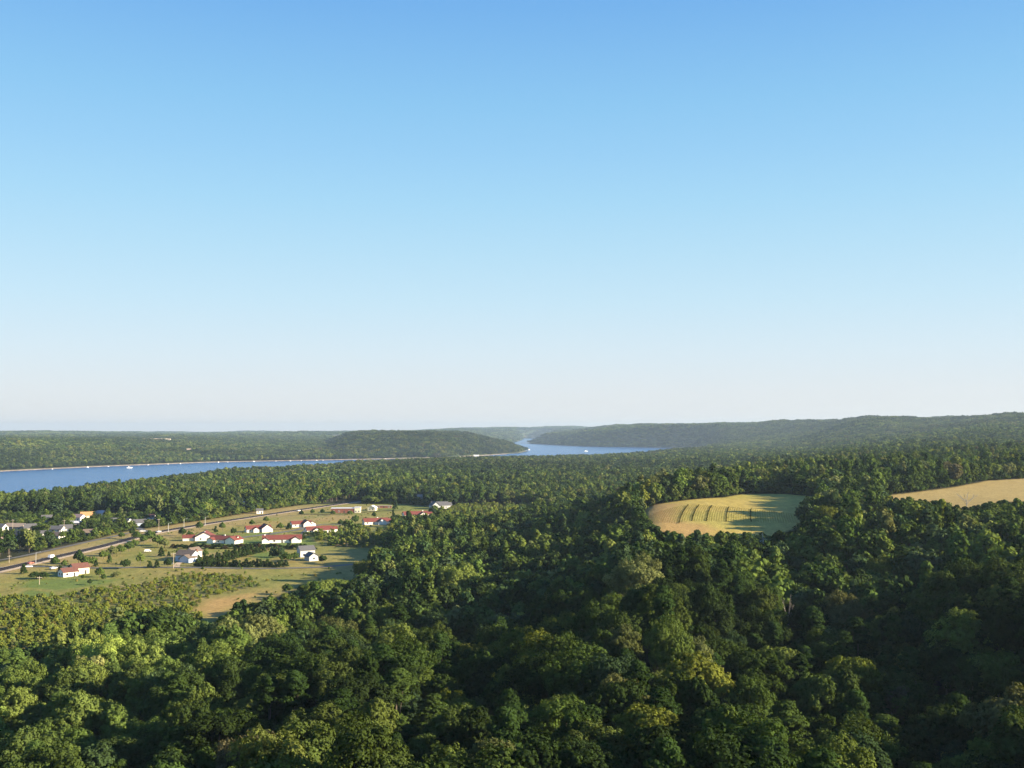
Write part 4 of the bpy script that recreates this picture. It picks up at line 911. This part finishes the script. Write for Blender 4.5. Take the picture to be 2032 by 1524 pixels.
for q in [
 (47,1139,4.6,1.9,'c','dark','small dark cone shaped tree between highway and lone white house'),
 (109,1124,4.8,2.7,'b','green','rounded tree beside the highway behind the lone white house'),
 (127,1126,3.6,1.8,'b','mid','smaller tree touching the rounded one behind the lone house'),
 (120,1136,3.4,1.6,'c','dark','dark conifer against the back corner of the lone white house'),
 (71,1149,3.2,4.0,'b','dark','wide low dark bush on the lawn beside the lone white house'),
 (87,1149,3.0,3.0,'b','dark','low dark bush nearest the shaded wall of the lone house'),
 (198,1146,4.6,2.4,'b','mid','rounded shrub tree just right of the lone house lawn'),
 (206,1152,3.0,1.5,'b','green','small bush in front of the rounded shrub tree'),
 (178,1161,2.6,1.4,'b','dark','small dark shrub on the mown grass below the lone house'),
 (233,1145,2.6,2.4,'b','olive','low olive bush near the narrow lane'),
 (249,1129,4.6,3.2,'b','dark','dark round topped tree like a ball on the bare tan meadow'),
 (278,1121,6.0,2.4,'b','light','thin see-through young tree on the tan meadow'),
 (190,1125,3.6,1.4,'c','dark','narrow cone shaped tree beside the hedge near the highway'),
 (217,1118,5.0,1.5,'c','green','slender conifer at the hedge end'),
 (320,1105,5.4,1.9,'c','dark','solitary dark cone shaped tree left of the pale blue house'),
 (335,1104,2.6,1.0,'c','dark','very small conifer beside the solitary cone'),
 (297,1127,3.4,1.6,'c','dark','dark conifer beside the lane, first of three'),
 (311,1127,4.0,1.6,'c','dark','dark conifer beside the lane, second of three'),
 (333,1126,4.4,2.4,'b','dark','dark rounded tree by the utility pole, third beside the lane'),
 (353,1104,4.2,1.6,'b','mid','small tree against the roof of the pale blue house'),
 (407,1106,4.0,2.4,'b','green','rounded tree right of the pale blue house'),
 (393,1113,3.2,1.6,'c','dark','dark shrub touching the white wall of the pale blue house'),
 (271,1071,5.0,3.4,'b','green','tree next to the highway junction behind the hedge'),
 (285,1079,5.2,3.2,'b','green','tree of the cluster between highway and tan meadow'),
 (298,1076,7.0,4.2,'b','green','tallest tree of the cluster beside the highway junction'),
 (313,1083,6.0,4.4,'b','mid','broad tree of the cluster beside the highway'),
 (326,1087,5.0,3.6,'b','olive','olive tree at the cluster end, above the tan meadow'),
 (156,1120,7.0,3.2,'b','dark','tall dark tree by the highway above the lone house'),
 (170,1124,5.0,3.6,'b','green','broad tree beside the tall dark one at the highway'),
 (184,1123,4.4,2.8,'b','mid','low tree in the row behind the lone house'),
 (205,1110,4.4,3.0,'b','mid','first tree of the loose row above the meadow'),
 (222,1104,5.4,3.4,'b','olive','second tree of the loose row above the meadow'),
 (238,1100,5.0,3.4,'b','mid','third tree of the loose row above the meadow'),
 (256,1094,5.2,3.6,'b','green','fourth tree of the loose row above the meadow'),
 (266,1087,4.6,3.0,'b','mid','fifth tree of the loose row, by the cluster'),
 (241,1069,4.0,2.6,'b','green','rounded bush on the grass verge across the highway'),
 (262,1062,3.6,2.4,'b','dark','dark bush near the frontage road end'),
 (362,1064,5.2,3.0,'b','dark','dark tree beside the broad lit red roofed gable'),
 (376,1068,4.4,2.6,'b','green','green tree touching the broad lit gable'),
 (396,1052,5.6,3.0,'b','green','tree behind the roof of the broad gabled house'),
 (441,1052,5.2,2.6,'b','mid','tree between highway and red roofs'),
 (428,1057,4.2,1.8,'c','dark','small conifer behind the second red roof'),
 (463,1062,4.6,2.4,'b','dark','dark tree left of the tall gabled red roofed house'),
 (556,1052,4.8,3.0,'b','mid','shrub tree right of the tall gabled house'),
 (573,1051,4.4,2.4,'c','dark','dark conifer between two red roofed houses'),
 (528,1037,4.4,2.6,'b','mid','tree on the slope below the highway'),
 (500,1044,4.4,2.4,'b','green','tree in the gap between highway and red roofs'),
 (603,1071,4.6,1.8,'c','dark','dark conifer at the end of the longest red roof'),
 (660,1064,4.2,1.8,'c','dark','dark pointed conifer on the green lawn strip'),
 (687,1046,5.0,2.6,'b','green','green tree left of the white chimney house'),
 (705,1040,6.4,3.6,'b','green','broad tree left of the white chimney house'),
 (676,1044,4.6,2.6,'b','blue','blue-green tree of the group above the lawn strip'),
 (742,1028,4.6,2.2,'b','dark','small dark tree behind the white chimney house'),
 (780,1034,8.4,2.2,'c','dark','tall dark spire tree between two red roofed houses'),
 (784,1012,9.5,2.6,'c','dark','tallest dark spire beside the long shed'),
 (640,1021,4.4,2.4,'b','dark','dark round tree in front of the brick building'),
 (620,1021,4.4,2.2,'b','green','round green tree along the service road'),
 (598,1024,4.6,2.2,'b','dark','round dark tree at the service road end'),
 (660,1023,4.0,2.6,'b','green','low tree below the brick building corner'),
 (695,1022,3.4,2.8,'b','mid','low shrub in front of the brick wall'),
 (558,1107,5.6,2.4,'b','blue','blue-green tree of the pair beside the fenced garden'),
 (540,1106,5.8,2.0,'c','blue','blue-green spruce of the pair above the garden'),
 (548,1106,6.0,1.9,'c','blue','taller spruce standing between the garden pair'),
 (567,1116,5.0,3.8,'b','green','wide round bush left of the two storey house'),
 (585,1113,4.4,3.0,'b','green','green bush against the two storey house'),
 (640,1118,4.0,3.0,'b','dark','dark bush below the low barn'),
 (402,1132,1.6,.8,'b','dark','tiny dark bush on the grass below the lane'),
 (165,1150,2.2,1.0,'b','green','little bush beside the lawn of the lone house')]:
    lone(q[0], q[1], q[2], q[3], q[4], q[5], q[6], MT)
HR = 'planted rows of small dark conifers'
rows = [((392,1124),(566,1126),26,'the long row beside the lane'), ((398,1118),(500,1092),17,'the slanting row towards the red roofs'), ((415,1121),(522,1096),17,'the inner slanting row'), ((345,1088),(622,1090),34,'the far hedge below the red roofed houses')]
for (a_, b_, n_, wh) in rows:
    for q in range(n_):
        f = q/(n_-1); uu = a_[0]+(b_[0]-a_[0])*f+rng.uniform(-1.6, 1.6); vv = a_[1]+(b_[1]-a_[1])*f+rng.uniform(-.7, .7)
        hedge = 'far hedge' in wh
        lone(uu, vv, rng.uniform(2.4, 4.2)*(.8 if hedge else 1), rng.uniform(1.3, 2.0)*(1.5 if hedge else 1), 'b' if hedge and q % 3 else 'c', 'dark' if q % 4 else ('russet' if hedge else 'green'),
             f'{ordinal(q+1)} small dark conifer in {wh}', HR, gain=1.1)

# pale dead tree and leafless tree
def snag(u_, v_, H_, lb, m_, n_=9, seed=1, spread=.55):
    p = G(u_, v_); g = random.Random(seed); e = empty('dead_tree', p); tag(e, lb, 'dead tree')
    b = MB(); b.tube((0, 0, -1), (.2, 0, H_*.55), .3, .16, 7); b.obj('trunk', m_, e)
    b = MB()
    for q in range(n_):
        a_ = 6.283*q/n_+g.uniform(-.3, .3); z0 = H_*g.uniform(.25, .55); t_ = Vector((math.cos(a_)*H_*spread*g.uniform(.5, 1), math.sin(a_)*H_*spread*.6, H_*g.uniform(.75, 1.0)))
        m0 = Vector((.1, 0, z0)).lerp(t_, .55)+Vector((0, 0, -.3)); b.tube((.1, 0, z0), m0, .13, .08, 5); b.tube(m0, t_, .08, .03, 4)
        for w_ in range(3):
            b.tube(m0.lerp(t_, .3+.2*w_), t_+Vector((g.uniform(-1, 1), g.uniform(-1, 1), g.uniform(-.8, .6))), .045, .02, 4)
    b.obj('branches', m_, e)
snag(1918,1018,12,'leafless grey tree with forked limbs against the tan field',M['snag'],9,1)
snag(1515,1118,13,'bleached dead tree standing in the shaded wood below the corn field',M['trim'],4,2,.16)

snag(737,1236,9,'reddish leafless tree with fine spreading limbs on the shaded slope',M['snag'],9,3,.5)
snag(1563,1262,14,'group of pale bare trunks rising from one base in the deep shade',M['snag'],6,4,.22)
snag(1105,1490,11,'grey dead tree poking between two green crowns near the bottom edge',M['snag'],7,5,.3)
# ------------------------------------------------------------------ utility poles, road signs
def pole(u_, v_, H_, lb, lamp=False):
    p = G(u_, v_); e = empty('utility_pole' if not lamp else 'light_pole', p, .3); tag(e, lb, 'pole', 'poles beside the highway and lanes')
    b = MB(); b.tube((0, 0, -.5), (0, 0, H_), .17, .12, 8); b.obj('pole', M['metal' if lamp else 'wood'], e)
    if lamp:
        b = MB(); b.tube((0, 0, H_-.1), (2.0, 0, H_+.35), .06, .05, 6); b.obj('arm', M['metal'], e)
        b = MB(); b.box((2.3, 0, H_+.32), (.8, .3, .16), 0, .7); b.obj('lamp_head', M['metal'], e)
    else:
        b = MB(); b.box((0, 0, H_-.7), (2.4, .13, .15)); c_ = b.obj('crossarm', M['wood'], e)
        for q in (-1.05, -.35, .35, 1.05):
            b = MB(); b.tube((q, 0, H_-.62), (q, 0, H_-.42), .06, .04, 6); b.obj('insulator', M['trim'], c_)
for q in [(344,1128,9.0,'weathered utility pole in front of the pale blue house'),(127,1056,9.5,'tall pale utility pole in the middle of the village'),
          (25,1052,8.5,'utility pole above the long tan roof'),(18,1117,4.6,'short post on the verge near the frame edge'),
          (315,1052,9,'utility pole at the road junction'),(78,1160,4.2,'short marker post on the mown grass below the lone house')]: pole(*q)
for q in [(71,1120,7,'light pole between highway and lane, nearest'),(365,1047,7,'light pole on the verge between junction and red roofs'),(407,1043,7,'light pole on the verge behind the broad gable'),(334,1056,7,'light pole at the junction corner')]: pole(*q, lamp=True)

# ------------------------------------------------------------------ vehicles
def car(u_, v_, ang, col_, lb, van=False, sc_=1.0):
    p = G(u_, v_); e = empty('van' if van else 'car', (p.x, p.y, p.z+.3), ang); e.scale = (sc_,)*3; tag(e, lb, 'van' if van else 'car', 'vehicles on and beside the highway')
    L, W = (5.4, 2.0) if van else (4.6, 1.8)
    prof = [(-L/2,.35),(-L/2,1.0),(-L*.42,1.15),(-L*.42,2.05 if van else 1.15),(-L*.38,2.15 if van else 1.18),(L*.28 if van else L*.2,2.15 if van else 1.0),(L*.38,1.25 if van else .98),(L*.48,.95 if van else .85),(L/2,.7),(L/2,.35)]
    def ext(pr, w_, m_, nm, par):
        n_ = len(pr); b = MB(); b.add([(x_, -w_/2, z_) for x_, z_ in pr]+[(x_, w_/2, z_) for x_, z_ in pr], [tuple(range(n_)), tuple(range(2*n_-1, n_-1, -1))]+[(i, i+n_, (i+1) % n_+n_, (i+1) % n_) for i in range(n_)]); return b.obj(nm, m_, par)
    ext(prof, W, M[col_], 'body', e)
    if van:
        b = MB(); b.box((L*.33, 0, 1.68), (.5, W+.02, .55)); b.obj('windscreen', M['glass'], e)
    else:
        ext([(-L*.33,1.12),(-L*.24,1.5),(L*.06,1.5),(L*.2,1.0)], W*.86, M['glass'], 'cabin_glass', e); ext([(-L*.25,1.49),(-L*.22,1.56),(L*.04,1.56),(L*.07,1.49)], W*.8, M[col_], 'roof', e)
    for sx in (-L*.31, L*.31):
        for sy in (-W/2, W/2):
            b = MB(); b.tube((sx, sy-.11, .34), (sx, sy+.11, .34), .34, .34, 14); w_ = b.obj('wheel', M['tyre'], e)
            b = MB(); b.tube((sx, sy-.125, .34), (sx, sy+.125, .34), .19, .19, 10); b.obj('rim', M['metal'], w_)
    for sy in (-.6, .6):
        b = MB(); b.box((L/2+.01, sy, .72), (.08, .32, .16)); b.obj('headlight', M['trim'], e)
car(102,1108,1.35,'carwhite','white van driving on the highway near the lone house',True,.9)
car(61,1120,1.35,'carred','dull red car on the highway behind the white van',False,.9)
car(57,1127,.4,'carwhite','white car parked on the gravel beside the highway',False,.9)
car(106,1130,1.2,'carwhite','small white car near the back of the lone house',False,.9)
car(283,1056,.3,'carwhite','white car waiting where the village street meets the highway',False,.9)
car(315,1057,1.2,'carwhite','white car turning at the highway junction',False,.9)
car(293,1096,.2,'carwhite','white trailer sized van parked at the top of the tan meadow',True,.8)
car(593,1015,1.1,'carwhite','white car on the far stretch of highway by the brick building',False,.9)
car(336,1121,.3,'cardark','dark car parked in the yard of the pale blue house',False,.9)

# ------------------------------------------------------------------ boats
BG = 'boats moored or anchored on the river'
def boat(x_, y_, ang, L, lb, mast=False):
    e = empty('boat' if not mast else 'sailboat', (x_, y_, 0), ang); tag(e, lb, 'boat', BG)
    n_ = 9; b = MB(); P = []
    for lv, (z_, k_) in enumerate(((-.2, .55), (.5, .85), (L*.13, 1.0))):
        for q in range(n_):
            f = q/(n_-1); wd = L*.15*k_*(1-max(0, (f-.45)/.55)**2.2); P.append(((f-.5)*L*(.92+.08*k_), -wd, z_+(f**2)*L*.03))
        for q in range(n_-1, -1, -1):
            f = q/(n_-1); wd = L*.15*k_*(1-max(0, (f-.45)/.55)**2.2); P.append(((f-.5)*L*(.92+.08*k_), wd, z_+(f**2)*L*.03))
    k2 = 2*n_; fs = [(l*k2+i, l*k2+(i+1) % k2, (l+1)*k2+(i+1) % k2, (l+1)*k2+i) for l in range(2) for i in range(k2)]
    fs += [(2*k2+i, 2*k2+i+1, 2*k2+k2-2-i, 2*k2+k2-1-i) for i in range(n_-1)]
    b.add(P, fs); b.obj('hull', M['hull'], e)
    b = MB(); b.box((-L*.06, 0, L*.13+L*.075), (L*.42, L*.2, L*.15), 0, .85); c_ = b.obj('cabin', M['hull'], e)
    b = MB(); b.box((-L*.06, 0, L*.13+L*.10), (L*.36, L*.19, L*.045)); b.obj('window_band', M['glass'], c_)
    b = MB(); b.box((-L*.14, 0, L*.13+L*.17), (L*.2, L*.15, L*.05), 0, .8); b.obj('flybridge', M['hull'], e)
    if mast: b = MB(); b.tube((L*.05, 0, L*.13), (L*.05, 0, L*1.2), .09, .05, 6); b.obj('mast', M['metal'], e)
def W(u_, v_): rx, rz = ray(u_, v_); d_ = -CAM_Z/float(rz); return float(rx)*d_, d_
bx, by = W(257,929); boat(bx, by, .3, 15, 'white cruiser crossing open water in mid river')
bx, by = W(1163,896); boat(bx, by, .2, 19, 'white sailboat on open water below the shaded bluff', True)
bx, by = W(1050,893); boat(bx, by, .6, 13, 'small boat off the tip of the wooded mound')
def along(u_):                                  # point just off the far embankment at photo column u
    a_ = [Vector(p) for p in SH]; rx, _ = ray(u_, 900)
    for p, q in zip(a_[:-1], a_[1:]):
        for t_ in np.linspace(0, 1, 200):
            c_ = p.lerp(q, float(t_))
            if c_.x/c_.y >= float(rx): n_ = (q-p).normalized(); return c_+Vector((n_.y, -n_.x))*16, math.atan2(n_.y, n_.x)
for u_, L, lb in [(165,15,'white boat moored by the far bank, big and nearest the frame edge'),(94,9,'small boat moored at the bend of the far bank'),(207,9,'small white boat on the far bank right after the big moored one'),
    (287,9,'small boat at the far bank behind the open water cruiser'),(326,8,'little moored boat, next beyond the open water cruiser'),(350,9,'little moored boat before the pair of bright ones'),(426,13,'bright white boat at the far bank above the wooded point'),
    (449,8,'small boat close to the bright white one'),(500,12,'white boat moored halfway along the far bank'),(544,8,'small boat between two bright moored ones'),(572,10,'white boat below the shaded terrace woods'),
    (594,8,'small boat where the river narrows from view'),(624,10,'white boat just before the mound begins'),(637,9,'white boat, last one on the visible water'),(760,11,'white boat moored below the wooded mound'),(850,12,'bright boat at the embankment under the mound')]:
    c_, a_ = along(u_); boat(c_.x, c_.y, a_, L*.6, lb)
p_ = along(945)[0]; e = house(945, 906.5, 10, [(0,0,22,10,5,3,0)], 'white','whiteroof','white boathouse at the foot of the mound near its tip', cat='boathouse', name='boathouse', rad=12, door=False)

# ------------------------------------------------------------------ air
hb = MB(); hb.box((0, 0, 98.75), (34600, 34600, 212.5))
hm = bpy.data.materials.new('haze_air'); hm.use_nodes = True; t = hm.node_tree; t.nodes.clear()
pv = t.nodes.new('ShaderNodeVolumePrincipled'); pv.inputs['Color'].default_value = (.56,.74,.92,1); pv.inputs['Density'].default_value = 5.0e-5; pv.inputs['Anisotropy'].default_value = .2
oo = t.nodes.new('ShaderNodeOutputMaterial'); t.links.new(pv.outputs[0], oo.inputs['Volume'])
hz = hb.obj('haze', hm); tag(hz, 'thin pale blue haze lying over the whole valley', kind='stuff')
print('COUNTS', n_b, n_c, n_d, n_e, n_s, len(bpy.data.objects))
